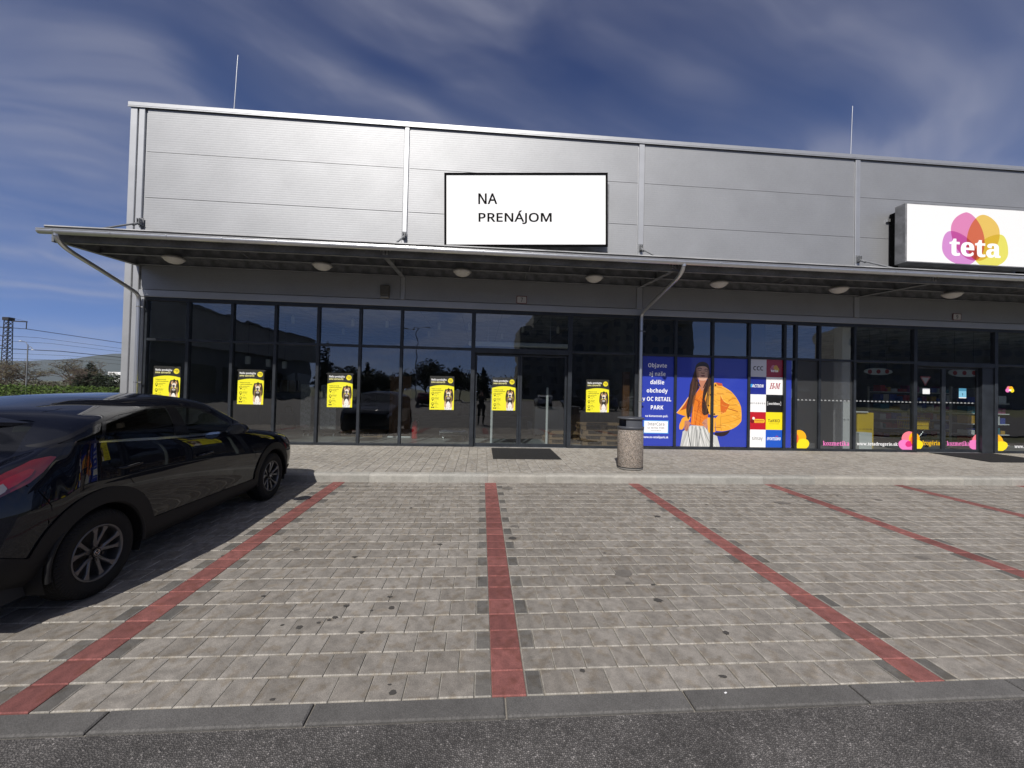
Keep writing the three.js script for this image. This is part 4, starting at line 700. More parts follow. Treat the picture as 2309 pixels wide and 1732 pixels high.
  mesh('rear_reflector', [bar(V(0.46, 0.46, 4.215 - CAR.MID), V(0.68, 0.49, 4.10 - CAR.MID), 0.02, 0.055), bar(V(-0.46, 0.46, 4.215 - CAR.MID), V(-0.68, 0.49, 4.10 - CAR.MID), 0.02, 0.055)], M.tail, rb);
  mesh('bumper_strip', [tube([V(0.40, 0.415, 4.255 - CAR.MID), V(0.56, 0.425, 4.205 - CAR.MID), V(0.67, 0.455, 4.135 - CAR.MID), V(0.72, 0.51, 4.075 - CAR.MID)], 0.009, 16, 6), tube([V(-0.40, 0.415, 4.255 - CAR.MID), V(-0.56, 0.425, 4.205 - CAR.MID), V(-0.67, 0.455, 4.135 - CAR.MID), V(-0.72, 0.51, 4.075 - CAR.MID)], 0.009, 16, 6)], M.chrome, rb);
  mesh('underbody', bx(-0.72, 0.72, 0.20, 0.34, 0.15 - CAR.MID, 4.1 - CAR.MID), M.seat, car);
  mesh('cabin_floor', bx(-0.74, 0.74, 0.34, 0.42, 1.2 - CAR.MID, 4.0 - CAR.MID), M.seat, car);
  mesh('dashboard', bx(-0.72, 0.72, 0.75, 0.98, 1.25 - CAR.MID, 1.65 - CAR.MID, 0.05), M.seat, car);
  for (const s of [1, -1]) mesh('front_seat', [bx(s * 0.36 - 0.24, s * 0.36 + 0.24, 0.42, 0.62, 1.85 - CAR.MID, 2.40 - CAR.MID, 0.05), xf(bx(-0.23, 0.23, 0, 0.58, -0.06, 0.06, 0.05), s * 0.36, 0.60, 2.38 - CAR.MID, 0.22), xf(bx(-0.12, 0.12, 0, 0.16, -0.045, 0.045, 0.03), s * 0.36, 1.20, 2.53 - CAR.MID, 0.15)], M.seat, car);
  mesh('rear_bench', [bx(-0.66, 0.66, 0.42, 0.64, 2.85 - CAR.MID, 3.3 - CAR.MID, 0.05), xf(bx(-0.64, 0.64, 0, 0.58, -0.06, 0.06, 0.05), 0, 0.60, 3.3 - CAR.MID, 0.25)], M.seat, car);
  { const t = new THREE.TorusGeometry(0.18, 0.014, 8, 28); mesh('steering_wheel', xf(t, -0.36, 0.93, 1.78 - CAR.MID, -0.4), M.seat, car); }
  return car;
}
const car = makeCar('black compact SUV with dark plastic wheel arches parked nose-in at the kerb');
car.position.set(-3.95, groundY(5.33), 5.33); car.rotation.x = SL;
// ------------------------------------------------------------------ posters, window films and decals
function printMat(tex, o = {}) { return phy({ map: tex, roughness: 0.45, clearcoat: 0.6, clearcoatRoughness: 0.03, ...o }); }
function film(name, x0, x1, y0, y1, z, mat, parent) { const g = new THREE.BoxGeometry(x1 - x0, y1 - y0, 0.0016); g.translate((x0 + x1) / 2, (y0 + y1) / 2, z); return mesh(name, g, mat, parent); }
{
  const rnd = rngOf(31);
  const tex = canvasTex(600, 840, (c, w, h) => {
    c.fillStyle = '#2b2b27'; c.fillRect(0, 0, w, h);
    c.fillStyle = '#f4ec2e'; c.beginPath(); c.moveTo(0, 272); c.quadraticCurveTo(300, 178, 600, 262); c.lineTo(600, h); c.lineTo(0, h); c.closePath(); c.fill();
    c.fillStyle = '#fff'; c.font = 'bold 62px sans-serif'; c.fillText('Našu predajňu', 32, 112, 380); c.fillStyle = '#f7f0a0'; c.fillText('sme zatvorili', 32, 172, 345);
    c.fillStyle = '#f4e32c'; c.beginPath(); c.arc(508, 112, 64, 0, 7); c.fill(); c.fillStyle = '#5a3a10'; c.font = 'bold 34px sans-serif'; c.fillText('SUPER', 456, 106, 96); c.fillText('ZOO', 492, 138, 62);
    c.fillStyle = '#1c1a10'; c.font = 'bold 34px sans-serif'; c.fillText('Tešíme sa na vás', 42, 330, 240); c.fillText('v našich predajniach:', 42, 372, 300);
    [430, 565, 690].forEach((y, i) => { c.strokeStyle = '#1c1a10'; c.lineWidth = 9; c.beginPath(); c.arc(76, y, 28, 0, 7); c.stroke(); c.fillStyle = '#1c1a10'; c.beginPath(); c.moveTo(52, y + 22); c.lineTo(100, y + 22); c.lineTo(76, y + 62); c.fill(); c.font = 'bold 14px sans-serif'; c.fillText('ZOO', 60, y + 5, 32); c.font = 'bold 22px sans-serif'; c.fillText(['Liptovský Mikuláš', 'Ružomberok', 'Poprad'][i], 122, y - 14, [150, 110, 70][i]); c.fillText(['Jasná cesta', 'OC Centrum', 'OC Stred'][i], 122, y + 8, 95); c.fillStyle = '#7d7618'; c.font = '17px sans-serif'; c.fillText('otvorené denne', 122, y + 32, 110); c.fillStyle = '#2a260f'; c.font = 'bold 22px sans-serif'; c.fillText('8 – 20', 116, y + 70, 74); });
    c.fillStyle = '#2a2610'; c.fillRect(40, 768, 32, 30); c.fillRect(80, 768, 32, 30); c.font = '18px sans-serif'; c.fillText('superzoo.sk', 122, 790, 118);
    // long-eared hound sitting on the right
    const el = (x, y, a, b, col, rot = 0) => { c.fillStyle = col; c.beginPath(); c.ellipse(x, y, a, b, rot, 0, 7); c.fill(); };
    el(462, 690, 98, 190, '#3b2c1c'); el(460, 780, 92, 120, '#e9e6de'); el(405, 690, 42, 95, '#d9b48a', 0.15); el(520, 690, 42, 95, '#d9b48a', -0.15); el(462, 640, 60, 120, '#2a2118'); el(462, 740, 52, 110, '#f0ede6');
    el(384, 470, 34, 150, '#2b2016', 0.10); el(548, 470, 36, 155, '#2b2016', -0.08); el(392, 560, 16, 80, '#80653f', 0.05); el(540, 560, 18, 90, '#80653f', -0.05);
    el(466, 395, 84, 82, '#34271a'); el(430, 395, 34, 40, '#d7a877'); el(502, 395, 34, 40, '#d7a877'); el(466, 350, 16, 60, '#241a10'); el(466, 452, 48, 66, '#ece0cf'); el(440, 392, 13, 11, '#15100a'); el(494, 390, 13, 11, '#15100a'); el(458, 464, 29, 25, '#0f0d0b'); el(452, 458, 8, 6, '#777'); el(462, 512, 34, 14, '#7a2c2c'); el(462, 548, 40, 26, '#b9b2a6');
    c.lineWidth = 3; for (let k = 0; k < 150; k++) { const x = 372 + rnd() * 180, y = 320 + rnd() * 510; c.strokeStyle = rnd() < 0.5 ? 'rgba(20,14,8,.55)' : 'rgba(240,228,205,.45)'; c.beginPath(); c.moveTo(x, y); c.lineTo(x + (rnd() - 0.5) * 10, y + 14 + rnd() * 26); c.stroke(); }
  });
  const mat = printMat(tex), where = ['half hidden behind the black car roof', 'on the third pane, above the car bonnet', 'on the fifth pane, by the silver duct', 'on the wide pane left of the sliding doors', 'on the left leaf of the sliding doors', 'right of the sliding doors, above the pallets'];
  [[-7.59, 1.575, -0.010], [-5.686, 1.548, -0.004], [-3.60, 1.52, 0.003], [-1.13, 1.506, 0.006], [0.418, 1.515, 0.008], [2.828, 1.52, 0.008]].forEach(([x, y, rz], i) => {
    const p = thing('dog_poster', `yellow closing notice with a dog ${where[i]}`, 'poster', 'yellow closing notices in the windows');
    const g = new THREE.BoxGeometry(0.598, 0.838, 0.0016), m = mesh('sheet', g, mat, p); p.position.set(x, y, i === 4 ? -0.138 : -0.058); p.rotation.z = rz;
    if (i === 1 || i === 2) mesh('tape', [bx(-0.33, -0.27, 0.385, 0.405, 0.001, 0.002), bx(0.27, 0.33, 0.385, 0.405, 0.001, 0.002)], M.dark, p);
  });
}
{ // advert across five panes
  const ad = thing('window_advert', 'blue window advert with a woman in an orange jacket and a column of shop logos', 'advert');
  const y0 = 0.256, y1 = 2.586, z = -0.0585, BL = '#2c3fae', blue = printMat(canvasTex(32, 32, (c) => { c.fillStyle = BL; c.fillRect(0, 0, 32, 32); }));
  const text = canvasTex(512, 1344, (c, w, h) => {
    c.fillStyle = BL; c.fillRect(0, 0, w, h); c.fillStyle = '#fff'; c.textAlign = 'center'; c.font = 'bold 84px sans-serif';
    ['Objavte', 'aj naše', 'ďalšie', 'obchody', 'v OC RETAIL', 'PARK'].forEach((t, i) => c.fillText(t, 248, 168 + i * 126, [310, 270, 230, 340, 462, 210][i]));
    c.font = 'bold 42px sans-serif'; c.fillText('na Kamennom poli.', 248, 912, 370);
    c.fillStyle = '#5aa6e8'; c.fillRect(40, 962, 400, 196); c.fillStyle = '#fff'; c.fillRect(52, 974, 376, 172); c.fillStyle = '#23262e'; c.font = '64px sans-serif'; c.fillText('InterCora', 240, 1040, 320); c.font = '38px sans-serif'; c.fillText('OC RETAIL PARK', 240, 1088, 320); c.font = '22px sans-serif'; c.fillText('Liptovský Mikuláš', 240, 1124, 210);
    c.fillStyle = '#fff'; c.font = 'bold 42px sans-serif'; c.fillText('www.nc-retailpark.sk', 235, 1228, 410);
  });
  film('text_film', 3.99, 4.846, y0, y1, z, printMat(text), ad);
  const woman = canvasTex(1152, 1344, (c, w, h) => {
    c.fillStyle = BL; c.fillRect(0, 0, w, h);
    const k = w / 1225, X = x => (x - 38) * k, Y = y => (y - 40) * (h / 1545);
    const path = (pts, col) => { c.fillStyle = col; c.beginPath(); c.moveTo(X(pts[0][0]), Y(pts[0][1])); for (let i = 1; i < pts.length; i++) { const p = pts[i]; p.length === 2 ? c.lineTo(X(p[0]), Y(p[1])) : c.quadraticCurveTo(X(p[0]), Y(p[1]), X(p[2]), Y(p[3])); } c.closePath(); c.fill(); };
    const line = (pts, col, lw) => { c.strokeStyle = col; c.lineWidth = lw * k; c.lineCap = 'round'; c.beginPath(); c.moveTo(X(pts[0][0]), Y(pts[0][1])); for (let i = 1; i < pts.length; i++) { const p = pts[i]; p.length === 2 ? c.lineTo(X(p[0]), Y(p[1])) : c.quadraticCurveTo(X(p[0]), Y(p[1]), X(p[2]), Y(p[3])); } c.stroke(); };
    path([[700, 1340], [900, 1330, 960, 1290], [930, 1390, 820, 1405], [740, 1405, 700, 1380]], '#2a1516');
    path([[160, 1330], [200, 1300, 290, 1220], [500, 1225], [640, 1360], [740, 1400], [790, 1580], [790, 1600], [120, 1600]], '#c9cac6');
    for (let i = 0; i < 9; i++) line([[290 + i * 30, 1240], [270 + i * 40, 1400, 240 + i * 60, 1590]], i % 2 ? '#8d8f8d' : '#e4e4e0', 12);
    line([[250, 1270], [255, 1400, 300, 1580]], '#6f7170', 16); line([[460, 1280], [450, 1400, 420, 1580]], '#7b7d7b', 14);
    path([[290, 1210], [320, 900], [310, 760], [440, 560], [520, 560], [600, 900], [560, 1230], [420, 1225]], '#e47a1c');
    line([[345, 770], [440, 780, 430, 900]], '#b04d0c', 10); line([[430, 800], [400, 1000, 370, 1210]], '#b04d0c', 9); line([[480, 760], [470, 1000, 440, 1215]], '#c25a10', 9); line([[330, 860], [340, 1050, 330, 1190]], '#f19a3c', 12);
    path([[420, 430], [560, 430], [570, 560], [470, 620], [430, 560]], '#c07f63');
    path([[250, 720], [180, 840, 50, 1010], [150, 1060, 230, 1065], [270, 1060], [300, 900], [270, 800]], '#f0a22c');
    line([[245, 735], [180, 860, 56, 1008]], '#f6ccb0', 8); path([[235, 760], [200, 860, 110, 970], [220, 930], [245, 880]], '#b3501b');
    path([[230, 1060], [140, 1080, 130, 1150], [90, 1220, 105, 1290], [140, 1310, 170, 1280], [190, 1180, 270, 1130], [290, 1080]], '#f2a935');
    path([[610, 480], [560, 560, 540, 680], [530, 820, 550, 950], [590, 1030, 650, 1050], [760, 1040, 820, 1020], [960, 960], [1100, 800], [1010, 660, 960, 610], [840, 530, 700, 470], [660, 480]], '#f4b13c');
    path([[700, 465], [810, 480], [825, 525], [740, 520]], '#c8562e');
    path([[960, 610], [1080, 720, 1140, 880], [1160, 1020, 1150, 1130], [1110, 1220, 980, 1280], [860, 1320, 800, 1315], [720, 1310], [700, 1100], [760, 1030], [900, 960], [1000, 900]], '#f2ad38');
    path([[570, 1080], [700, 1080], [710, 1330], [600, 1345], [575, 1280]], '#f3b040');
    path([[790, 690], [780, 850, 800, 1010], [860, 1000, 880, 980], [940, 860, 950, 840], [870, 810, 830, 760]], '#d9691c');
    line([[800, 690], [830, 810, 940, 835]], '#f7c35e', 14); line([[920, 920], [1000, 940, 1080, 965]], '#b8621a', 14); line([[930, 790], [960, 740, 1040, 740]], '#d88a24', 18); line([[1100, 830], [1030, 860, 940, 860]], '#d08a28', 10); line([[800, 1060], [960, 1040, 1130, 960]], '#dd9a2c', 12); line([[820, 1180], [960, 1160, 1120, 1090]], '#d8952a', 10); line([[800, 1060], [790, 1180, 810, 1300]], '#c9852a', 8); line([[760, 550], [900, 590, 980, 660]], '#c98f30', 6); line([[700, 1250], [760, 1245, 790, 1250]], '#b9782a', 16);
    for (const [x, y] of [[622, 684], [586, 870], [700, 515], [690, 1020]]) { c.fillStyle = '#3a1d10'; c.beginPath(); c.arc(X(x), Y(y), 15 * k, 0, 7); c.fill(); }
    path([[480, 1180], [530, 1090, 570, 1100], [580, 1180, 560, 1280], [520, 1240], [500, 1200]], '#c98d74'); line([[490, 1180], [530, 1200]], '#8c4a3a', 6); line([[500, 1160], [545, 1190]], '#8c4a3a', 5);
    path([[190, 1150], [250, 1120, 300, 1190], [270, 1200, 260, 1270], [240, 1330, 215, 1330], [180, 1290, 185, 1230]], '#c08068'); line([[200, 1220], [225, 1310]], '#7d4234', 6); line([[225, 1200], [245, 1300]], '#7d4234', 6);
    // hair, face
    path([[350, 250], [360, 120, 480, 110], [600, 120, 600, 280], [610, 420, 640, 480], [560, 600, 520, 760], [560, 900, 600, 1000], [520, 1080, 480, 1000], [470, 800, 500, 600], [560, 440, 570, 330], [380, 330], [400, 470, 430, 560], [330, 700, 300, 860], [300, 1000, 250, 1120], [210, 1060, 215, 900], [260, 700, 270, 520], [310, 400, 350, 250]], '#33201a');
    path([[365, 260], [370, 190, 470, 180], [580, 190, 588, 280], [580, 400, 540, 430], [480, 450, 420, 430], [370, 390, 365, 260]], '#dcae97');
    path([[350, 260], [360, 150, 480, 140], [590, 150, 595, 290], [570, 210, 530, 196], [470, 180, 400, 205], [372, 220, 350, 260]], '#241512');
    line([[400, 235], [430, 215, 460, 235]], '#3a231c', 12); line([[515, 245], [545, 230, 570, 255]], '#3a231c', 11); line([[405, 258], [430, 268, 455, 258]], '#2a1a16', 9); line([[515, 268], [540, 278, 562, 270]], '#2a1a16', 9); line([[455, 306], [480, 318, 512, 310]], '#7c4a3d', 11); line([[490, 250], [500, 280, 505, 300]], '#c0937e', 6);
    path([[445, 358], [480, 336, 526, 356], [490, 384, 445, 358]], '#8a3a3a');
    for (const [a, b, q] of [[300, 560, 620], [285, 650, 760], [270, 780, 900], [560, 580, 700], [530, 800, 940], [250, 900, 1040], [320, 500, 560]]) line([[a + 30, b - 40], [a, b, a + 20, q]], '#6a4430', 9);
    const rs = rngOf(77); c.globalAlpha = 0.35;
    for (let i = 0; i < 90; i++) { const t = rs(), l = rs() < 0.6, x0 = l ? 300 + rs() * 90 : 560 + rs() * 50, x1 = l ? 225 + rs() * 90 : 500 + rs() * 80; line([[x0 + 20, 300 + rs() * 120], [x0 - 20 + rs() * 40, 600 + rs() * 160, x1, 850 + rs() * 230]], rs() < 0.5 ? '#7a5238' : '#140c0a', 3 + rs() * 4); }
    c.save(); c.beginPath(); [[610, 490], [700, 475], [840, 530], [960, 615], [1095, 790], [1145, 1000], [1140, 1130], [980, 1270], [800, 1310], [720, 1300], [700, 1090], [580, 1000], [545, 820], [555, 600]].forEach(([x, y], i) => i ? c.lineTo(X(x), Y(y)) : c.moveTo(X(x), Y(y))); c.closePath(); c.clip();
    for (let i = 0; i < 70; i++) { const x = 560 + rs() * 560, y = 520 + rs() * 740; if (poly(x, y, [[610, 500], [760, 530], [960, 630], [1090, 800], [1130, 1000], [1110, 1150], [900, 1270], [720, 1290], [700, 1080], [570, 980], [550, 750]]) < 0) line([[x, y], [x + 30 + rs() * 40, y + (rs() - 0.3) * 60, x + 60 + rs() * 60, y + (rs() - 0.2) * 70]], rs() < 0.55 ? '#b8701c' : '#fbd67c', 6 + rs() * 12); }
    c.restore(); c.globalAlpha = 0.35;
    for (let i = 0; i < 26; i++) { const x = 230 + rs() * 380; line([[x, 1250 + rs() * 60], [x + (x - 420) * 0.3, 1420, x + (x - 420) * 0.6, 1590]], rs() < 0.5 ? '#6e706e' : '#f2f2ee', 5 + rs() * 8); }
    for (let i = 0; i < 24; i++) { const y = 640 + rs() * 520; line([[330 + rs() * 160, y], [380 + rs() * 100, y + 40, 400 + rs() * 120, y + 90]], rs() < 0.5 ? '#a8480a' : '#f6a548', 5 + rs() * 8); }
    const gr = c.createLinearGradient(X(365), 0, X(588), 0); gr.addColorStop(0, '#6a3c2e'); gr.addColorStop(0.35, 'rgba(220,174,151,0)'); gr.addColorStop(0.75, 'rgba(220,174,151,0)'); gr.addColorStop(1, '#5c3226'); c.globalAlpha = 0.8; path([[365, 260], [370, 190, 470, 180], [580, 190, 588, 280], [580, 400, 540, 430], [480, 450, 420, 430], [370, 390, 365, 260]], gr); c.globalAlpha = 1;
    line([[380, 440], [420, 470, 440, 540]], '#1d120f', 16); line([[560, 430], [530, 480, 500, 560]], '#1d120f', 16);
  });
  const half = (u0, u1) => { const t = woman.clone(); t.repeat.set(u1 - u0, 1); t.offset.set(u0, 0); t.needsUpdate = true; return printMat(t); };
  film('picture_film', 4.914, 5.851, y0, y1, z, half(0, 0.473), ad); film('picture_film', 5.919, 6.859, y0, y1, z, half(0.507, 0.982), ad);
  // logo tiles, five rows of two
  const tile = (draw, bg) => printMat(canvasTex(256, 256, (c) => { c.fillStyle = bg; c.fillRect(0, 0, 256, 256); c.textAlign = 'center'; c.textBaseline = 'middle'; draw(c); }));
  const tx = (c, s, f, col, y = 128, mw = 220) => { c.fillStyle = col; c.font = f; c.fillText(s, 128, y, mw); };
  const tiles = [
    [tile(c => tx(c, 'CCC', 'bold 84px sans-serif', '#26262c', 132, 168), '#d6d6de'), tile(c => { c.save(); c.translate(56, 76); tetaLogo(c, 144, 110, true, { op: 'source-over', c1: '#c26f86', c2: '#d9a23c', c3: '#b0607e', c4: '#cfae3a' }); c.restore(); }, '#a01030')],
    [tile(c => { c.save(); c.transform(1, 0, -0.18, 1, 24, 0); c.fillStyle = '#3aa0e6'; c.fillRect(10, 106, 34, 46); tx(c, 'ACTION', 'bold 62px sans-serif', '#fff', 132, 180); c.restore(); }, '#1b2a8e'), tile(c => { c.save(); c.transform(1, 0, -0.22, 1, 30, 0); c.fillStyle = '#a3182e'; c.font = 'bold 118px serif'; c.fillText('H', 90, 128, 66); c.fillText('M', 178, 128, 78); c.font = 'bold 40px serif'; c.fillText('&', 130, 142); c.restore(); }, '#fbfbfa')],
    [tile(c => { c.fillStyle = '#53565c'; c.font = 'bold 34px sans-serif'; 'RESERVED'.split('').forEach((q, i) => c.fillText(q, 24 + i * 30, 130)); }, '#fbfbfa'), tile(c => { tx(c, 'worldbox', 'bold 48px sans-serif', '#f4f4f4', 130, 176); c.strokeStyle = '#f4f4f4'; c.lineWidth = 5; c.beginPath(); c.moveTo(36, 104); c.lineTo(24, 104); c.lineTo(24, 154); c.lineTo(36, 154); c.moveTo(220, 104); c.lineTo(232, 104); c.lineTo(232, 154); c.lineTo(220, 154); c.stroke(); }, '#09090b')],
    [tile(c => { c.fillStyle = '#f5c52c'; c.beginPath(); c.roundRect(70, 102, 170, 56, 26); c.fill(); c.fillStyle = '#7a0c16'; c.beginPath(); c.arc(48, 132, 32, 0, 7); c.fill(); c.fillStyle = '#f6efe8'; c.beginPath(); c.arc(66, 92, 20, 0, 7); c.fill(); c.fillStyle = '#a3121c'; c.font = 'bold 30px sans-serif'; c.fillText('Svamonka', 156, 124, 140); c.font = '18px sans-serif'; c.fillText('Vaše pekárstvo', 156, 146, 130); }, '#c00d20'), tile(c => { tx(c, 'TaKKO', 'bold 60px sans-serif', '#5b4a18', 124, 190); c.font = '22px sans-serif'; 'FASHION'.split('').forEach((q, i) => c.fillText(q, 62 + i * 22, 168)); }, '#f6e21a')],
    [tile(c => tx(c, 'sinsay', '74px sans-serif', '#2a2c30', 126, 166), '#fbfbfa'), tile(c => { c.save(); c.transform(1, 0, -0.12, 1, 16, 0); tx(c, 'SPORTISIMO', 'bold 58px sans-serif', '#fff', 130, 216); c.strokeStyle = '#d0203a'; c.lineWidth = 8; c.beginPath(); c.moveTo(150, 96); c.quadraticCurveTo(172, 86, 190, 98); c.stroke(); c.restore(); }, '#0f55c4')]];
  const X0 = 6.932, X1 = 7.852, hx = (X0 + X1) / 2, hy = (y1 - y0) / 5;
  tiles.forEach((row, i) => row.forEach((m, j) => film('logo_tile', j ? hx : X0, j ? X1 : hx, y1 - (i + 1) * hy, y1 - i * hy, z, m, ad)));
  film('plain_film', 7.922, 8.10, y0, y1, z, blue, ad);
}
{ // drugstore window decals
  const petal = (pts) => { const s = new THREE.Shape(); s.moveTo(pts[0], -pts[1]); for (let i = 2; i < pts.length; i += 6) s.bezierCurveTo(pts[i], -pts[i + 1], pts[i + 2], -pts[i + 3], pts[i + 4], -pts[i + 5]); return s; };
  const flat = (col) => std({ color: new THREE.Color(col), roughness: 0.5 });
  const C = { pink: flat('#f07fc4'), rose: flat('#f5808f'), orange: flat('#f9b414'), yellow: flat('#fde21c'), mag: flat('#dd2f7c'), deep: flat('#ee6a2c'), white: flat('#f8f8f8'), gold: flat('#f4c21c') };
  // flower made of overlapping discs, cut at the mullions by lying on each pane only
  const zz = -0.0590;
  const disc = (cx, cy, rx, ry, rot, x0, x1, y0, n = 40) => { const P = []; for (let k = 0; k < n; k++) { const a = k / n * 6.2832, q = 1 + 0.06 * Math.cos(2 * a), X = Math.cos(a) * rx * q, Y = Math.sin(a) * ry * q; P.push([cx + X * Math.cos(rot) - Y * Math.sin(rot), cy + X * Math.sin(rot) + Y * Math.cos(rot)]); }
    const clip = (L, ins, cut_) => { const o = []; L.forEach((p, i) => { const q = L[(i + 1) % L.length]; if (ins(p)) o.push(p); if (ins(p) !== ins(q)) o.push(cut_(p, q)); }); return o; };
    let L = clip(P, p => p[0] >= x0, (p, q) => { const t = (x0 - p[0]) / (q[0] - p[0]); return [x0, lerp(p[1], q[1], t)]; }); L = clip(L, p => p[0] <= x1, (p, q) => { const t = (x1 - p[0]) / (q[0] - p[0]); return [x1, lerp(p[1], q[1], t)]; }); L = clip(L, p => p[1] >= y0, (p, q) => { const t = (y0 - p[1]) / (q[1] - p[1]); return [lerp(p[0], q[0], t), y0]; });
    if (L.length < 3) return null; return new THREE.ExtrudeGeometry(new THREE.Shape(L.map(p => new THREE.Vector2(...p))), { depth: 0.0006, bevelEnabled: false }); };
  const flower = (label, cx, w, zones, zo = 0) => { const t = thing('flower_decal', label, 'window decal', 'petal logo decals on the drugstore glass'); const y0 = 0.243; zones.forEach(([x0, x1, z], zi) => [['rose', cx - w * 0.14, 0.55, w * 0.255, 0.20, 0.35], ['orange', cx + w * 0.14, 0.54, w * 0.26, 0.20, -0.35], ['pink', cx - w * 0.24, 0.36, w * 0.28, 0.155, -0.25], ['yellow', cx + w * 0.26, 0.35, w * 0.26, 0.155, 0.25]].forEach(([c, ...a], k) => { const g = disc(...a, x0, x1, y0); if (g) mesh('petal', g.translate(0, 0, z + 0.0012 * k), C[c], t); }), 0);
    zones.forEach(([x0, x1, z]) => [['mag', cx - w * 0.13, 0.40, w * 0.13, 0.085, 0.2], ['deep', cx + w * 0.02, 0.50, w * 0.085, 0.13, 0]].forEach(([c, ...a], k) => { const g = disc(...a, x0, x1, y0); if (g) mesh('petal_overlap', g.translate(0, 0, z + 0.0052 + 0.0012 * k), C[c], t); })); };
  flower('petal logo decal at the bottom of the frosted pane beside the blue advert', 8.24, 0.72, [[8.242, 8.84, zz]]);
  flower('petal logo decal across the mullion left of the drugstore door', 11.62, 0.78, [[11.0, 11.622, zz], [11.77, 12.2, -0.142]]);
  flower('petal logo decal across the post right of the drugstore door', 13.95, 1.05, [[13.45, 13.645, -0.142], [14.14, 14.7, zz]]);
  const word = (label, font, s, x, y, z, w, h, mat) => solo('word_decal', label, 'window decal', letters(font, s, x, y, z, w, h), mat);
  word('pink lettering kozmetika low on the frosted pane', fontSerif, 'kozmetika', 9.015, 0.325, zz, 0.76, 0.125, C.pink);
  word('white web address lettering low on the wide drugstore pane', fontSerif, 'www.tetadrogerie.sk', 9.99, 0.315, zz, 1.2, 0.12, C.white);
  word('yellow lettering drogéria on the left drugstore door leaf', fontSerif, 'drogéria', 11.99, 0.325, -0.1425, 0.56, 0.165, C.gold);
  word('pink lettering kozmetika on the right drugstore door leaf', fontSerif, 'kozmetika', 12.76, 0.355, -0.1425, 0.70, 0.13, C.pink);
  word('white web address lettering right of the drugstore door, cut by the picture edge', fontSerif, 'www.tetadrogerie.sk', 14.72, 0.30, zz, 1.1, 0.12, C.white);
  const dots = thing('dot_strip', 'row of small grey dome marks across the drugstore glass', 'window decal');
  const dome = new THREE.Shape(); dome.absarc(0, 0, 0.034, 0, Math.PI); const dg = new THREE.ExtrudeGeometry(dome, { depth: 0.0006, bevelEnabled: false, curveSegments: 8 }), dm = flat('#9a9c9c');
  const run = (a, b, y, z) => { for (let x = a; x < b; x += 0.112) { const m = mesh('dot', dg, dm, dots); m.position.set(x, y, z); } };
  run(8.30, 8.82, 1.52, zz); run(8.96, 9.83, 1.52, zz); run(9.98, 11.58, 1.525, zz); run(11.84, 12.55, 1.53, -0.142); run(12.75, 13.6, 1.535, -0.142);
  const tri = thing('give_way_sticker', 'faded triangular sticker with red edge high on the drugstore door', 'sticker');
  const T = (r, z, m, n) => { const s = new THREE.Shape([new THREE.Vector2(-r, r * 0.6), new THREE.Vector2(r, r * 0.6), new THREE.Vector2(0, -r)]); mesh(n, new THREE.ExtrudeGeometry(s, { depth: 0.0006, bevelEnabled: false }).translate(12.10, 2.16, z), m, tri); };
  T(0.165, -0.1425, flat('#7a3038'), 'edge'); T(0.115, -0.1415, flat('#8f9290'), 'field');
  const note = (n, l, x0, x1, y0, y1, draw) => { const s = thing(n, l, 'notice'); film('sheet', x0, x1, y0, y1, -0.142, printMat(canvasTex(128, 128, draw)), s); };
  note('paper_notice', 'small white paper notice on the left drugstore door leaf', 12.02, 12.235, 1.775, 1.925, (c) => { c.fillStyle = '#f4f5f7'; c.fillRect(0, 0, 128, 128); c.fillStyle = '#c9ccd2'; c.fillRect(0, 0, 128, 22); });
  note('paper_notice', 'pale blue paper notice on the right drugstore door leaf', 13.12, 13.345, 1.682, 1.958, (c) => { c.fillStyle = '#7fc0dc'; c.fillRect(0, 0, 128, 128); c.fillStyle = '#4b8fae'; c.fillRect(0, 0, 128, 36); c.fillStyle = '#fff'; c.fillRect(0, 118, 128, 10); c.fillStyle = '#30506a'; c.fillRect(60, 62, 8, 34); c.fillRect(50, 70, 28, 6); });
  const sm_ = thing('round_sticker', 'small round pink and yellow logo sticker right of the drugstore door', 'sticker');
  [['rose', 14.54, 1.99, 0.06], ['orange', 14.61, 1.99, 0.06], ['pink', 14.50, 1.93, 0.06], ['yellow', 14.64, 1.93, 0.06], ['white', 14.57, 1.935, 0.045]].forEach(([c, x, y, r], k) => mesh('petal', disc(x, y, r, r * (c === 'white' ? 0.5 : 1), 0, 0, 30, 0).translate(0, 0, zz + 0.001 * k), C[c], sm_));
}
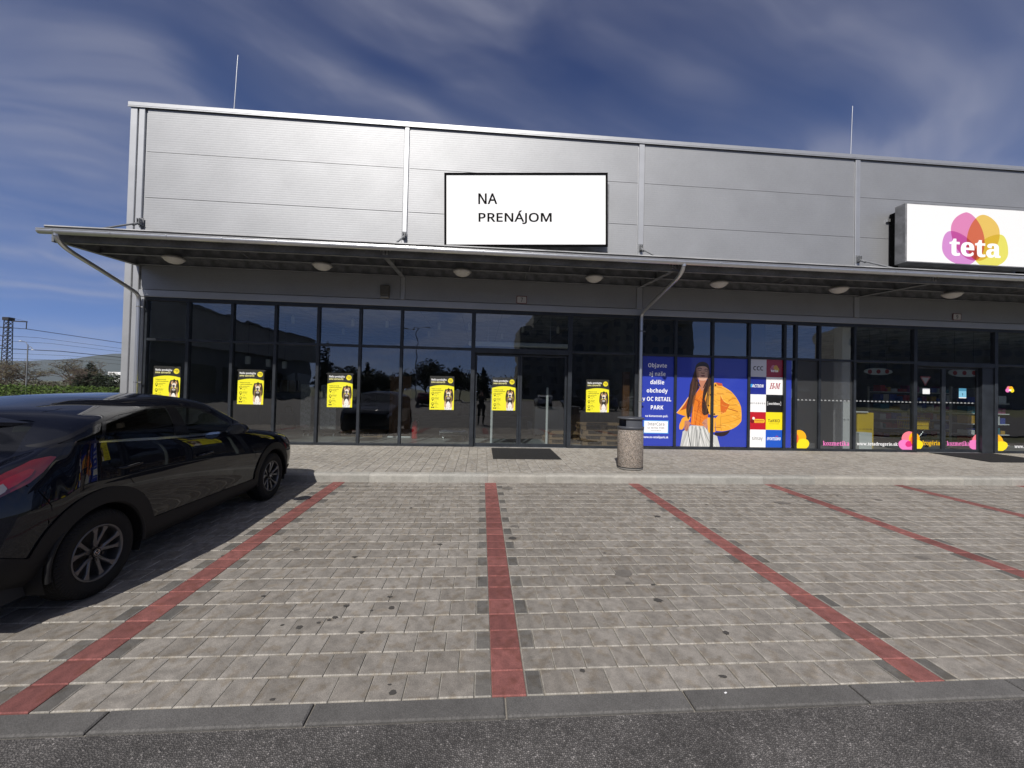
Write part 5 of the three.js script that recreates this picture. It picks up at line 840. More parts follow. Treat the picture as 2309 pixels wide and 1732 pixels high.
// ------------------------------------------------------------------ things on the pavement
{
  const b = thing('litter_bin', 'round pebble-dash concrete litter bin with a dark plastic lid on the pavement', 'bin'), R = 0.243;
  b.position.set(2.762, paveY(2.42), 2.42);
  mesh('body', (() => { const g = lathe([[0, 0.05], [R, 0.05], [R, 0.76], [R - 0.02, 0.765], [0, 0.765]], 56); const uv = g.attributes.uv, p = g.attributes.position; for (let i = 0; i < uv.count; i++) uv.setXY(i, Math.atan2(p.getX(i), p.getZ(i)) * R / 0.62 + 1, p.getY(i) / 0.62); return g; })(), M.pebble, b);
  mesh('foot_ring', lathe([[0, 0], [R - 0.006, 0], [R - 0.004, 0.018], [R - 0.004, 0.052]], 48), M.concrete, b);
  mesh('lower_band', lathe([[R + 0.001, 0.036], [R + 0.002, 0.052]], 48), M.dark, b);
  const lid = new THREE.Group(); lid.name = 'lid'; b.add(lid);
  mesh('collar', lathe([[0.2, 0.76], [R + 0.006, 0.762], [R + 0.008, 0.815], [R - 0.012, 0.822], [R - 0.02, 0.80]], 48), M.binLid, lid);
  mesh('cap', lathe([[R - 0.02, 0.955], [R + 0.012, 0.958], [R + 0.012, 0.982], [R - 0.004, 0.992], [0.12, 1.0], [0, 1.0]], 48), M.binLid, lid);
  for (const a0 of [-0.72, Math.PI - 0.72]) { const g = new THREE.CylinderGeometry(R - 0.012, R - 0.006, 0.145, 22, 1, true, a0, 1.52); g.translate(0, 0.888, 0); const h = new THREE.CylinderGeometry(R - 0.03, R - 0.03, 0.145, 22, 1, true, a0, 1.52); h.translate(0, 0.888, 0); mesh('lid_wall', [g, h], M.binLid, lid); }
  mesh('liner', lathe([[R - 0.035, 0.80], [R - 0.035, 0.20], [0, 0.20]], 32), M.zinc, lid);
}
for (const [x0, x1, z0, z1, label] of [[0.128, 1.59, 0.18, 1.60, 'dark ribbed door mat in front of the sliding doors'], [11.95, 13.85, 0.07, 1.40, 'dark door mat in front of the drugstore door']]) {
  const m = thing('door_mat', label, 'mat', 'door mats'), y = paveY((z0 + z1) / 2); m.rotation.x = 0;
  const a = Math.atan(PSL), P = new THREE.Group(); m.position.set((x0 + x1) / 2, y + 0.002, (z0 + z1) / 2); m.rotation.x = a;
  const w = (x1 - x0) / 2, d = (z1 - z0) / 2; mesh('rubber_base', bx(-w, w, 0, 0.008, -d, d, 0.003), M.rubber, m);
  for (let k = 0; k < 24; k++) { const z = -d + 0.03 + k * (2 * d - 0.06) / 24; mesh('rib', bx(-w + 0.03, w - 0.03, 0.0075, 0.013, z, z + (2 * d - 0.06) / 24 * 0.62), M.rubber, m); }
}
// ------------------------------------------------------------------ inside the empty shop
const FL = 0.17;
function pallet() {
  const p = thing('wooden_pallet', '', 'pallet', 'wooden pallets behind the glass');
  [-0.35, -0.175, 0, 0.175, 0.35].forEach((z, i) => mesh('top_board', bx(-0.6, 0.6, 0.122, 0.144, z - (i % 2 ? 0.05 : 0.07), z + (i % 2 ? 0.05 : 0.07), 0.002), M.wood, p));
  for (const x of [-0.53, 0, 0.53]) { mesh('stringer_board', bx(x - 0.07, x + 0.07, 0.1, 0.122, -0.4, 0.4), M.wood, p); for (const z of [-0.35, 0, 0.35]) mesh('block', bx(x - 0.07, x + 0.07, 0.022, 0.1, z - 0.05, z + 0.05), M.wood, p); }
  for (const z of [-0.35, 0, 0.35]) mesh('bottom_board', bx(-0.6, 0.6, 0, 0.022, z - 0.05, z + 0.05), M.wood, p);
  return p;
}
{
  const p0 = pallet(), r = rngOf(6);
  const spots = [[2.27, 0, -1.25, 'bottom wooden pallet of the low stack behind the right door leaf'], [2.30, 1, -1.27, 'upper wooden pallet of the low stack behind the right door leaf'], [3.18, 0, -0.95, 'lowest wooden pallet of the tall stack right of the doors'], [3.16, 1, -0.95, 'second wooden pallet from the floor in the tall stack'], [3.2, 2, -0.96, 'third wooden pallet from the floor in the tall stack'], [3.17, 3, -0.95, 'topmost wooden pallet of the tall stack right of the doors'], [-3.55, 0, -2.25, 'single low wooden pallet beside the silver duct']];
  spots.forEach(([x, n, z, l], i) => { const p = i ? dup(p0) : p0; p.userData.label = l; p.position.set(x, FL + n * 0.1445, z); p.rotation.y = (r() - 0.5) * 0.12; });
}
{
  const l0 = thing('pendant_lamp', '', 'lamp', 'pendant lamps in the empty shop'); mesh('shade', lathe([[0, 0.235], [0.074, 0.235], [0.076, 0.23], [0.076, 0], [0.07, 0], [0.07, 0.2]], 24), M.white, l0); mesh('cable', rod(V(0, 0.23, 0), V(0, 1.62, 0), 0.004, 6), M.dark, l0);
  [[-7.41, 2.24, -3, 'white cylinder pendant lamp nearest the glass in the empty shop'], [-7.06, 2.20, -3.5, 'white cylinder pendant lamp, middle of the three'], [-6.79, 2.175, -4, 'white cylinder pendant lamp farthest from the glass']].forEach(([x, y, z, l], i) => { const o = i ? dup(l0) : l0; o.userData.label = l; o.position.set(x, y, z); });
  const s0 = thing('ceiling_spotlight', 'white spotlight tube under the empty shop ceiling', 'lamp', 'ceiling spotlights in the empty shop'); mesh('housing', xf(new THREE.CylinderGeometry(0.05, 0.05, 0.22, 16), 0, -0.16, 0, 0.15), M.white, s0); mesh('stem', rod(V(0, -0.06, 0), V(0, 0, 0), 0.012, 6), M.white, s0);
  [[-6.2, -3.2], [-4.4, -3.4], [-3.3, -3.4], [-1.6, -3.4], [-0.6, -3.4], [1.2, -3.4], [2.4, -3.4], [-5.4, -5.5], [-2.2, -5.5], [0.6, -5.5]].forEach(([x, z], i) => { const o = i ? dup(s0) : s0; o.userData.label = `white ceiling spotlight tube, ${['first', 'second', 'third', 'fourth', 'fifth', 'sixth', 'seventh'][i % 7]} in the ${i < 7 ? 'front' : 'back'} row of the empty shop`; o.position.set(x, 3.855, z); });
  const a = thing('air_curtain', 'long white air heater hung above the sliding doors inside', 'heater'); mesh('casing', bx(-0.53, 2.27, 2.83, 2.94, -1.2, -0.98, 0.02), M.white, a); for (const x of [0.0, 1.75]) mesh('hanger', rod(V(x, 2.93, -1.09), V(x, 3.86, -1.09), 0.008, 6), M.zincNew, a);
  for (const [x, l] of [[0.14, 'slim white security post behind the left door leaf'], [1.62, 'slim white security post behind the right door leaf']]) { const p = thing('security_post', l, 'post', 'security posts inside the doors'); mesh('tube', xf(lathe([[0, 0], [0.034, 0], [0.034, 1.50], [0.028, 1.54], [0, 1.54]], 16), x, FL, -0.62), M.white, p); mesh('foot', bx(x - 0.08, x + 0.08, FL, FL + 0.02, -0.68, -0.56, 0.004), M.zincNew, p); }
  const ct = thing('dark_counter', 'low dark counter deep in the empty shop', 'counter'); mesh('carcass', bx(-8.15, -6.4, FL, 1.33, -5.9, -5.2, 0.01), M.wallDark, ct); mesh('top', bx(-8.17, -6.37, 1.33, 1.38, -5.92, -5.18, 0.006), M.dark, ct);
  for (const [x0, x1, l] of [[-8.02, -7.66, 'brown cardboard box on the dark counter, partly behind the dog notice'], [-7.50, -6.98, 'wider brown cardboard box on the dark counter']]) { const b = thing('cardboard_box', l, 'box', 'cardboard boxes'); mesh('carton', bx(x0, x1, 1.381, 1.80, -5.6, -5.25, 0.006), M.card, b); mesh('packing_tape', bx((x0 + x1) / 2 - 0.025, (x0 + x1) / 2 + 0.025, 1.3815, 1.8006, -5.25, -5.2485), M.lampBase, b); }
  const duct = (x0, x1, n, l) => { const d = thing('silver_duct', l, 'duct', 'silver ducts'); const w = (x1 - x0) / n; for (let k = 0; k < n; k++) { const s = new THREE.Shape(), a = 0.30, h = 1.30, r = 0.14; s.moveTo(-a, r); s.quadraticCurveTo(-a, 0, -a + r, 0); s.lineTo(a - r, 0); s.quadraticCurveTo(a, 0, a, r); s.lineTo(a, h); s.lineTo(-a, h); s.closePath(); const g = new THREE.ExtrudeGeometry(s, { depth: w - 0.012, bevelEnabled: true, bevelSize: 0.004, bevelThickness: 0.006, bevelSegments: 1 }); g.rotateY(Math.PI / 2); g.translate(x0 + k * w, FL + 0.17, -2.1); mesh('section', metricUV(g), M.foil, d); } mesh('stand', [bx(x0 + 0.05, x1 - 0.05, FL + 0.05, FL + 0.168, -2.3, -1.9)], M.dark, d); for (const x of [x0 + 0.08, x1 - 0.08]) mesh('castor', xf(new THREE.CylinderGeometry(0.04, 0.04, 0.03, 14), x, FL + 0.04, -1.88, 0, 0, Math.PI / 2), M.zincNew, d); };
  duct(-5.27, -4.98, 1, 'narrow silver duct section standing left of the wide one'); duct(-4.72, -4.28, 3, 'wide silver duct in three sections behind the fifth pane');
  const bag = thing('black_bag', 'black bag standing on the empty shop floor left of the ducts', 'bag'); mesh('body', (() => { const g = new THREE.SphereGeometry(1, 24, 16), p = g.attributes.position; for (let i = 0; i < p.count; i++) { const x = p.getX(i), y = p.getY(i), z = p.getZ(i), f = v => Math.sign(v) * Math.pow(Math.abs(v), 0.6); p.setXYZ(i, f(x) * 0.22 * (1 - 0.12 * y), 0.31 + f(y) * 0.31, f(z) * 0.16 + 0.02 * noise2(x * 5, y * 5, 0, 2)); } g.computeVertexNormals(); return xf(g, -6.2, FL, -3.1); })(), M.rubber, bag); mesh('handle', tube([V(-6.3, FL + 0.60, -3.1), V(-6.28, FL + 0.76, -3.1), V(-6.12, FL + 0.76, -3.1), V(-6.1, FL + 0.60, -3.1)], 0.012, 16, 6), M.rubber, bag);
  for (const [x0, x1, z, h, l] of [[-2.80, -2.54, -1.9, 1.80, 'brown wooden upright board left of the fire extinguisher, the wider one'], [-2.44, -2.20, -1.9, 1.78, 'brown wooden upright board just left of the fire extinguisher'], [3.58, 3.76, -0.34, 2.0, 'brown wooden upright board behind the litter bin']]) { const b = thing('wooden_upright', l, 'board', 'wooden upright boards'); mesh('plank', bx(x0, x1, FL + 0.035, FL + h, z - 0.05, z + 0.05, 0.005), M.woodDark, b); mesh('foot_plate', bx(x0 - 0.03, x1 + 0.03, FL, FL + 0.034, z - 0.09, z + 0.09, 0.004), M.white, b); }
  const fe = thing('fire_extinguisher', 'red fire extinguisher standing on the empty shop floor', 'extinguisher'); fe.position.set(-2.02, FL, -1.6); mesh('cylinder', lathe([[0, 0], [0.078, 0], [0.082, 0.02], [0.082, 0.42], [0.06, 0.48], [0.028, 0.50], [0.028, 0.53], [0, 0.53]], 24), M.red, fe); mesh('valve', [bx(-0.02, 0.07, 0.53, 0.56, -0.015, 0.015), bar(V(-0.02, 0.575, 0), V(0.10, 0.60, 0), 0.02, 0.012)], M.dark, fe); mesh('hose', tube([V(0.03, 0.545, 0.01), V(0.11, 0.52, 0.03), V(0.10, 0.30, 0.05), V(0.075, 0.10, 0.06)], 0.012, 20, 8), M.dark, fe);
  const fo = thing('foil_bundle', 'crumpled foil-wrapped bundle lying on a low trolley', 'bundle'); mesh('wrap', (() => { const g = new THREE.CylinderGeometry(0.095, 0.10, 0.84, 24, 20), p = g.attributes.position; for (let i = 0; i < p.count; i++) { const x = p.getX(i), y = p.getY(i), z = p.getZ(i), q = 1 + 0.28 * (noise3(x * 18, y * 14, z * 18, 4) - 0.5); p.setXYZ(i, x * q, y, z * q); } g.computeVertexNormals(); return xf(g, -0.92, FL + 0.20, -1.8, 0, 0, Math.PI / 2); })(), M.foil, fo); mesh('trolley', bx(-1.30, -0.55, FL + 0.06, FL + 0.10, -1.95, -1.65, 0.006), M.dark, fo); for (const x of [-1.22, -0.63]) mesh('castor', xf(new THREE.CylinderGeometry(0.03, 0.03, 0.025, 12), x, FL + 0.03, -1.68, 0, 0, Math.PI / 2), M.zincNew, fo);
  const cb = thing('white_cabinet', 'low grey-white cabinet with doors behind the right door leaf', 'cabinet'); mesh('carcass', bx(1.55, 2.66, FL + 0.06, 1.12, -3.0, -2.55, 0.006), M.lampGlass, cb); for (let k = 0; k < 3; k++) mesh('door', bx(1.565 + k * 0.365, 1.915 + k * 0.365, FL + 0.08, 1.10, -2.548, -2.53, 0.004), M.lampGlass, cb); mesh('plinth', bx(1.6, 2.6, FL, FL + 0.06, -2.95, -2.6), M.dark, cb);
  const bu = thing('plastic_bucket', 'white plastic bucket on the empty shop floor', 'bucket'); mesh('pail', lathe([[0, 0], [0.12, 0], [0.15, 0.27], [0.155, 0.275], [0.145, 0.27], [0.115, 0.01]], 24).translate(1.75, FL, -5.0), M.white, bu); mesh('bail', tube([V(1.6, FL + 0.26, -5), V(1.63, FL + 0.15, -4.88), V(1.75, FL + 0.10, -4.84), V(1.87, FL + 0.15, -4.88), V(1.9, FL + 0.26, -5)], 0.004, 16, 5), M.zincNew, bu);
}
// ------------------------------------------------------------------ inside the drugstore
{
  mesh('column', bx(10.05, 10.33, FL, 3.86, -0.86, -0.58, 0.01), M.white, building);
  const y = thing('display_stand', 'yellow display stand behind the wide drugstore pane', 'stand'); mesh('box', bx(10.80, 11.32, FL, 1.20, -1.2, -0.85, 0.008), M.yellow, y); mesh('shelf_top', bx(10.62, 11.10, 1.2005, 1.235, -1.2, -0.8, 0.004), M.white, y);
  const w = thing('carton_stack', 'white patterned carton in front of the yellow stand', 'carton'); mesh('carton', bx(10.56, 10.96, FL, 0.64, -0.82, -0.55, 0.006), M.white, w);
  const goods = std({ color: lin(1, 1, 1), vertexColors: true, roughness: 0.45 });
  const shelf = (x0, x1, z, label, seed, parentN = 6) => {
    const s = thing('shelf_unit', label, 'shelf', 'drugstore shelves'), r = rngOf(seed), P = [];
    for (const x of [x0, x1]) mesh('upright', bx(x - 0.02, x + 0.02, FL, 2.05, z - 0.45, z - 0.40), M.lampGlass, s);
    mesh('back_panel', bx(x0, x1, FL + 0.05, 2.0, z - 0.452, z - 0.44), M.wallIn, s);
    for (let k = 0; k < parentN; k++) { const h = FL + 0.12 + k * 0.31; mesh('shelf_board', bx(x0 + 0.02, x1 - 0.02, h, h + 0.03, z - 0.44, z, 0.004), M.white, s);
      for (let x = x0 + 0.05; x < x1 - 0.1;) { const wd = 0.05 + r() * 0.10, ht = 0.10 + r() * 0.14, c = [[0.7, 0.7, 0.7], [0.55, 0.05, 0.06], [0.06, 0.10, 0.42], [0.65, 0.55, 0.48], [0.05, 0.22, 0.28], [0.6, 0.35, 0.05], [0.8, 0.8, 0.78], [0.35, 0.06, 0.2]][Math.floor(r() * 8)], n = 1 + Math.floor(r() * 3); for (let q = 0; q < n && x < x1 - 0.1; q++) { const g = bx(x, x + wd - 0.006, h + 0.031, h + 0.031 + ht, z - 0.30, z - 0.04, 0.006); g.setAttribute('color', new THREE.BufferAttribute(new Float32Array(g.attributes.position.count * 3).map((_, i) => c[i % 3]), 3)); P.push(g); x += wd; } x += r() * 0.03; } }
    mesh('goods', P, goods, s).userData.kind = 'stuff';
  };
  shelf(13.4, 15.2, -2.6, 'white shelving with bottles and packets behind the drugstore door', 4); shelf(15.3, 17.2, -2.6, 'white shelving with bottles and packets farther right in the drugstore', 5); shelf(10.9, 13.2, -5.2, 'long shelving deep inside the drugstore behind the wide pane', 6); shelf(14.2, 15.6, -0.75, 'shelf of small goods close behind the pane right of the drugstore door', 9, 5);
  const o = (x, yy, z, w_, h_, l) => { const s = thing('oval_sign', l, 'sign', 'hanging oval signs in the drugstore'); const e = new THREE.CylinderGeometry(1, 1, 0.02, 40); e.rotateX(Math.PI / 2); e.scale(w_, h_, 1); mesh('board', xf(e, x, yy, z), M.white, s); for (const d of [-0.5, 0, 0.5]) { const q = new THREE.CylinderGeometry(0.07, 0.07, 0.008, 18); q.rotateX(Math.PI / 2); mesh('motif', xf(q, x + d * w_ * 1.2, yy + 0.02 * d, z + 0.016), M.red, s); } mesh('hanger', [rod(V(x - w_ * 0.6, yy + h_ * 0.7, z), V(x - w_ * 0.6, 3.86, z), 0.004, 5), rod(V(x + w_ * 0.6, yy + h_ * 0.7, z), V(x + w_ * 0.6, 3.86, z), 0.004, 5)], M.dark, s); };
  o(12.67, 2.495, -2, 0.5, 0.11, 'white oval hanging sign with red motifs behind the wide pane'); o(15.2, 2.5, -1.6, 0.55, 0.13, 'white oval hanging sign with red motifs behind the drugstore door');
  const c = thing('shopping_trolley', 'yellow shopping trolley just inside the drugstore door', 'trolley'); const L = []; for (let k = 0; k <= 8; k++) { const x = 12.95 + k * 0.06; L.push(rod(V(x, 0.72, -1.15), V(x, 1.06, -1.12), 0.006, 5), rod(V(x, 0.72, -1.6), V(x, 1.06, -1.65), 0.006, 5)); } for (const yy of [0.72, 0.84, 0.95, 1.06]) L.push(rod(V(12.93, yy, -1.13), V(13.45, yy, -1.13), 0.006, 5), rod(V(12.93, yy, -1.62), V(13.45, yy, -1.62), 0.006, 5), rod(V(12.93, yy, -1.13), V(12.93, yy, -1.62), 0.006, 5), rod(V(13.45, yy, -1.13), V(13.45, yy, -1.62), 0.006, 5)); mesh('basket', L, M.yellow, c); mesh('basket_panel', bx(12.94, 13.44, 0.725, 1.0, -1.145, -1.14), M.yellow, c); mesh('frame', [rod(V(13.0, 0.28, -1.2), V(13.4, 0.74, -1.2), 0.011, 6), rod(V(13.0, 0.28, -1.55), V(13.4, 0.74, -1.55), 0.011, 6), rod(V(12.98, 0.26, -1.2), V(13.45, 0.26, -1.2), 0.011, 6), rod(V(12.98, 0.26, -1.55), V(13.45, 0.26, -1.55), 0.011, 6)], M.zincNew, c); for (const [x, z] of [[13.0, -1.2], [13.0, -1.55], [13.43, -1.2], [13.43, -1.55]]) mesh('wheel', xf(new THREE.CylinderGeometry(0.05, 0.05, 0.03, 14), x, FL + 0.05, z, 0, 0, Math.PI / 2), M.dark, c);
}
// ------------------------------------------------------------------ beyond the building on the left
function leafMass(blobs, n, size, seed, col, flat = 0.5) {   // leaf-sized faces through the volume of the blobs [x,y,z,rx,ry,rz]
  const r = rngOf(seed), P = [], N = [], C = [], UVn = n * 6;
  const vol = blobs.map(b => b[3] * b[4] * b[5]), tot = vol.reduce((a, b) => a + b, 0);
  blobs.forEach((b, bi) => { const m = Math.round(n * vol[bi] / tot); for (let k = 0; k < m; k++) {
    let x, y, z; do { x = r() * 2 - 1; y = r() * 2 - 1; z = r() * 2 - 1; } while (x * x + y * y + z * z > 1);
    const q = Math.hypot(x, y, z) || 1, e = Math.pow(q, 0.45) / q * (0.86 + 0.28 * noise3(x * 3 + bi * 9, y * 3, z * 3, 8)); x *= e; y *= e; z *= e;
    const c = V(b[0] + x * b[3], b[1] + y * b[4], b[2] + z * b[5]), a = V(r() - 0.5, (r() - 0.5) * flat, r() - 0.5).normalize(), d = V(r() - 0.5, r() - 0.5, r() - 0.5).cross(a).normalize(), s = size * (0.6 + 0.8 * r()), p = [c.clone().addScaledVector(a, -s), c.clone().addScaledVector(d, -s * 0.45), c.clone().addScaledVector(a, s), c.clone().addScaledVector(d, s * 0.45)], nn = a.clone().cross(d);
    for (const i of [0, 1, 2, 0, 2, 3]) { P.push(p[i].x, p[i].y, p[i].z); N.push(nn.x, nn.y, nn.z); }
    const t = r(), cc = [lerp(col[0][0], col[1][0], t), lerp(col[0][1], col[1][1], t), lerp(col[0][2], col[1][2], t)]; for (let i = 0; i < 6; i++) C.push(...cc);
  } });
  const g = new THREE.BufferGeometry(); g.setAttribute('position', new THREE.Float32BufferAttribute(P, 3)); g.setAttribute('normal', new THREE.Float32BufferAttribute(N, 3)); g.setAttribute('color', new THREE.Float32BufferAttribute(C, 3)); g.setAttribute('uv', new THREE.Float32BufferAttribute(new Float32Array(P.length / 3 * 2), 2)); return g;
}
M.leaf = std({ color: lin(1, 1, 1), vertexColors: true, roughness: 0.9, side: THREE.DoubleSide });
function limbs(h, seed, spread, depth, twig) {   // a bare tree: [trunk pieces, branch pieces, tips]
  const r = rngOf(seed), trunk = [], twigs = [], tips = [];
  const grow = (p, d, len, rad, lv) => {
    const n = 3; let q = p.clone(), dir = d.clone();
    for (let k = 0; k < n; k++) { dir.add(V((r() - 0.5) * 0.30, (r() - 0.4) * 0.18, (r() - 0.5) * 0.30)).normalize(); const e = q.clone().addScaledVector(dir, len / n), r0 = rad * (1 - 0.28 * k / n), r1 = rad * (1 - 0.28 * (k + 1) / n); (lv === 0 ? trunk : twigs).push(rod(q, e, r0, lv < 2 ? 6 : 4, r1)); q = e;
      if (lv < depth && k) { const m = lv === 0 ? 3 : 2; for (let i = 0; i < m; i++) { const a = r() * 6.2832, u = V(Math.cos(a), 0, Math.sin(a)).multiplyScalar(spread * (0.7 + 0.6 * r())).addScaledVector(dir, 0.75).normalize(); grow(q.clone().addScaledVector(dir, -len / n * r() * 0.7), u, len * (0.58 + 0.22 * r()), Math.max(twig, rad * 0.52), lv + 1); } } }
    tips.push(q);
  };
  grow(V(0, -0.1, 0), V((r() - 0.5) * 0.15, 1, (r() - 0.5) * 0.15).normalize(), h * 0.42, h * 0.022, 0);
  return [trunk, twigs, tips];
}
function bareTree(label, x, y, z, h, seed, buds) {
  const t = thing('bare_tree', label, 'tree', 'bare trees beyond the car park'); t.position.set(x, y, z);
  const [a, b, tips] = limbs(h, seed, 1.0, 4, 0.016); mesh('trunk', a, M.bark, t); mesh('crown', b, M.bark, t);
  if (buds) mesh('buds', leafMass(tips.slice(0, 900).map(p => [p.x, p.y, p.z, 0.32, 0.25, 0.32]), 1500, 0.07, seed + 1, [[0.10, 0.085, 0.05], [0.16, 0.14, 0.07]]), M.leaf, t);
  return t;
}
bareTree('wide bare tree with brown budding twigs left of the thin street lamp', -58.5, -0.1, -46, 5.2, 11, true);
bareTree('wide bare tree with brown budding twigs right of the thin street lamp', -51.5, -0.1, -44, 5.6, 12, true);
bareTree('bare tree in front of the hill, left of the dark conifer', -47.6, -0.1, -43, 4.6, 15, true);
bareTree('slim bare tree standing in front of the dark conifer', -46.2, -0.1, -40, 4.2, 18, false);
bareTree('bare tree at the left picture edge behind the lattice mast', -66, -0.1, -50, 5.2, 21, true);
{
  const c = thing('conifer_tree', 'dark conifer with drooping boughs in front of the hill', 'tree'); c.position.set(-49.6, -0.1, -44.5);
  mesh('trunk', rod(V(0, 0, 0), V(0.1, 4.3, 0), 0.13, 7, 0.03), M.bark, c);
  const r = rngOf(5), bl = []; for (let k = 0; k < 46; k++) { const t = k / 46, y = 0.9 + t * 3.3, rad = 1.75 * (1 - t) + 0.15, a = k * 2.4; bl.push([Math.cos(a) * rad * 0.6, y - 0.15 * rad, Math.sin(a) * rad * 0.6, rad * 0.42, 0.16, rad * 0.42]); }
  mesh('crown', leafMass(bl, 5200, 0.13, 6, [[0.010, 0.018, 0.012], [0.026, 0.040, 0.024]]), M.leaf, c);
  const h = thing('dark_hedge', 'tall dark evergreen hedge beside the building corner', 'hedge'); const hb = []; for (let k = 0; k < 26; k++) hb.push([-46.5 + k * 0.32, 1.0, -40 + (k % 3) * 0.4, 0.55, 1.35 + 0.35 * noise2(k * 0.9, 2, 0, 4), 0.7]);
  mesh('foliage', leafMass(hb, 9000, 0.11, 8, [[0.012, 0.020, 0.010], [0.034, 0.048, 0.020]]), M.leaf, h);
  const sc = thing('scrub_thicket', 'brown leafless scrub at the foot of the bare trees', 'shrubs'); sc.userData.kind = 'stuff'; const sb = []; for (let k = 0; k < 60; k++) sb.push([-74 + k * 0.48, 0.55, -46 + (k % 5) * 0.8, 0.8, 0.75 + 0.7 * noise2(k * 0.6, 7, 0, 3), 0.8]);
  mesh('foliage', leafMass(sb, 12000, 0.10, 9, [[0.040, 0.032, 0.022], [0.10, 0.078, 0.05]]), M.leaf, sc);
  const gh = thing('green_hedge', 'low bright green hedge running along behind the black car', 'hedge'); const gb = []; for (let k = 0; k < 130; k++) gb.push([-66 + k * 0.36, 0.42, -30.5 + (k % 2) * 0.5, 0.45, 0.62 + 0.16 * noise2(k * 0.5, 1, 0, 9), 0.7]);
  mesh('foliage', leafMass(gb, 26000, 0.085, 10, [[0.035, 0.070, 0.010], [0.12, 0.19, 0.030]]), M.leaf, gh);
}
{ // lattice mast with cantilever arms
  const m = thing('lattice_mast', 'dark steel lattice railway mast with a bracket arm at the left edge', 'mast'); m.position.set(-76.2, -0.2, -60);
  const H = 11.7, w = y => lerp(0.44, 0.31, y / H), L = [], B = [];
  for (const [a, b] of [[1, 1], [1, -1], [-1, 1], [-1, -1]]) mesh('leg', bar(V(a * w(0), 0, b * w(0)), V(a * w(H), H, b * w(H)), 0.10, 0.10), M.steelDark, m);
  for (let k = 0; k < 18; k++) { const y0 = k * H / 18, y1 = (k + 1) * H / 18; for (const s of [1, -1]) { B.push(bar(V(-w(y0), y0, s * w(y0)), V(w(y1), y1, s * w(y1)), 0.05, 0.06), bar(V(w(y0), y0, s * w(y0)), V(-w(y1), y1, s * w(y1)), 0.05, 0.06), bar(V(s * w(y0), y0, -w(y0)), V(s * w(y1), y1, w(y1)), 0.05, 0.06), bar(V(s * w(y0), y0, w(y0)), V(s * w(y1), y1, -w(y1)), 0.05, 0.06)); } }
  mesh('lattice_bracing', B, M.steelDark, m); mesh('head_plate', bx(-0.46, 0.46, H - 0.5, H, -0.46, 0.46), M.steelDark, m);
  mesh('bracket_arm', [bar(V(0.4, H - 0.55, 0), V(2.75, H - 0.60, 0), 0.14, 0.16), bar(V(0.2, H, 0), V(2.6, H - 0.52, 0), 0.04, 0.04), bar(V(2.7, H - 0.5, 0), V(2.66, H - 1.75, 0), 0.08, 0.08)], M.steelDark, m);
  mesh('bracket_arm', [bar(V(-0.4, H - 1.65, 0), V(-3.4, H - 1.45, 0), 0.10, 0.12), bar(V(-0.4, H - 4.6, 0), V(-3.4, H - 4.4, 0), 0.10, 0.12), bar(V(-0.6, H - 3.2, 0), V(-3.2, H - 1.7, 0), 0.06, 0.06)], M.steelDark, m);
  mesh('concrete_base', bx(-0.9, 0.9, -0.4, 0.9, -0.9, 0.9, 0.04), std({ color: lin(0.03, 0.03, 0.03), roughness: 0.9 }), m);
  const names = ['topmost', 'second highest', 'third highest', 'thick fourth', 'fifth', 'lowest'];
  [[9.75, 0.045], [8.6, 0.022], [7.9, 0.022], [6.75, 0.055], [6.1, 0.022], [5.3, 0.026]].forEach(([y, r], i) => {
    const a = V(-73.5 - i * 0.4, y, -60 - i * 2.2), b = V(-58, y - 0.3, -290 - i * 12), pts = []; for (let k = 0; k <= 14; k++) { const t = k / 14; pts.push(a.clone().lerp(b, t).add(V(0, -Math.sin(Math.PI * t) * (1.6 - i * 0.1), 0))); }
    const a2 = V(-120, y + 0.3, -20 - i * 2); solo('overhead_wire', `${names[i]} of the overhead railway wires right of the lattice mast`, 'wire', [tube([a2, a2.clone().lerp(a, 0.5).add(V(0, -0.5, 0)), a], r, 10, 4), tube(pts, r, 28, 4)], M.steelDark, 'overhead railway wires');
  });
  const l = thing('street_lamp', 'thin grey street lamp with two heads in front of the bare trees', 'street lamp'); l.position.set(-54.4, -0.2, -42); mesh('pole', rod(V(0, 0, 0), V(0, 6.0, 0), 0.075, 8, 0.05), M.zinc, l); mesh('arm', [tube([V(0, 5.85, 0), V(-0.25, 6.25, 0), V(-0.75, 6.42, 0)], 0.03, 12, 6), tube([V(0, 5.6, 0), V(0.25, 5.75, 0), V(0.5, 5.5, 0)], 0.03, 12, 6)], M.zinc, l); for (const [x, y] of [[-0.85, 6.36], [0.55, 5.35]]) mesh('lamp_head', xf(lathe([[0, 0.1], [0.06, 0.09], [0.16, 0], [0, -0.02]], 14), x, y, 0), M.white, l);
}
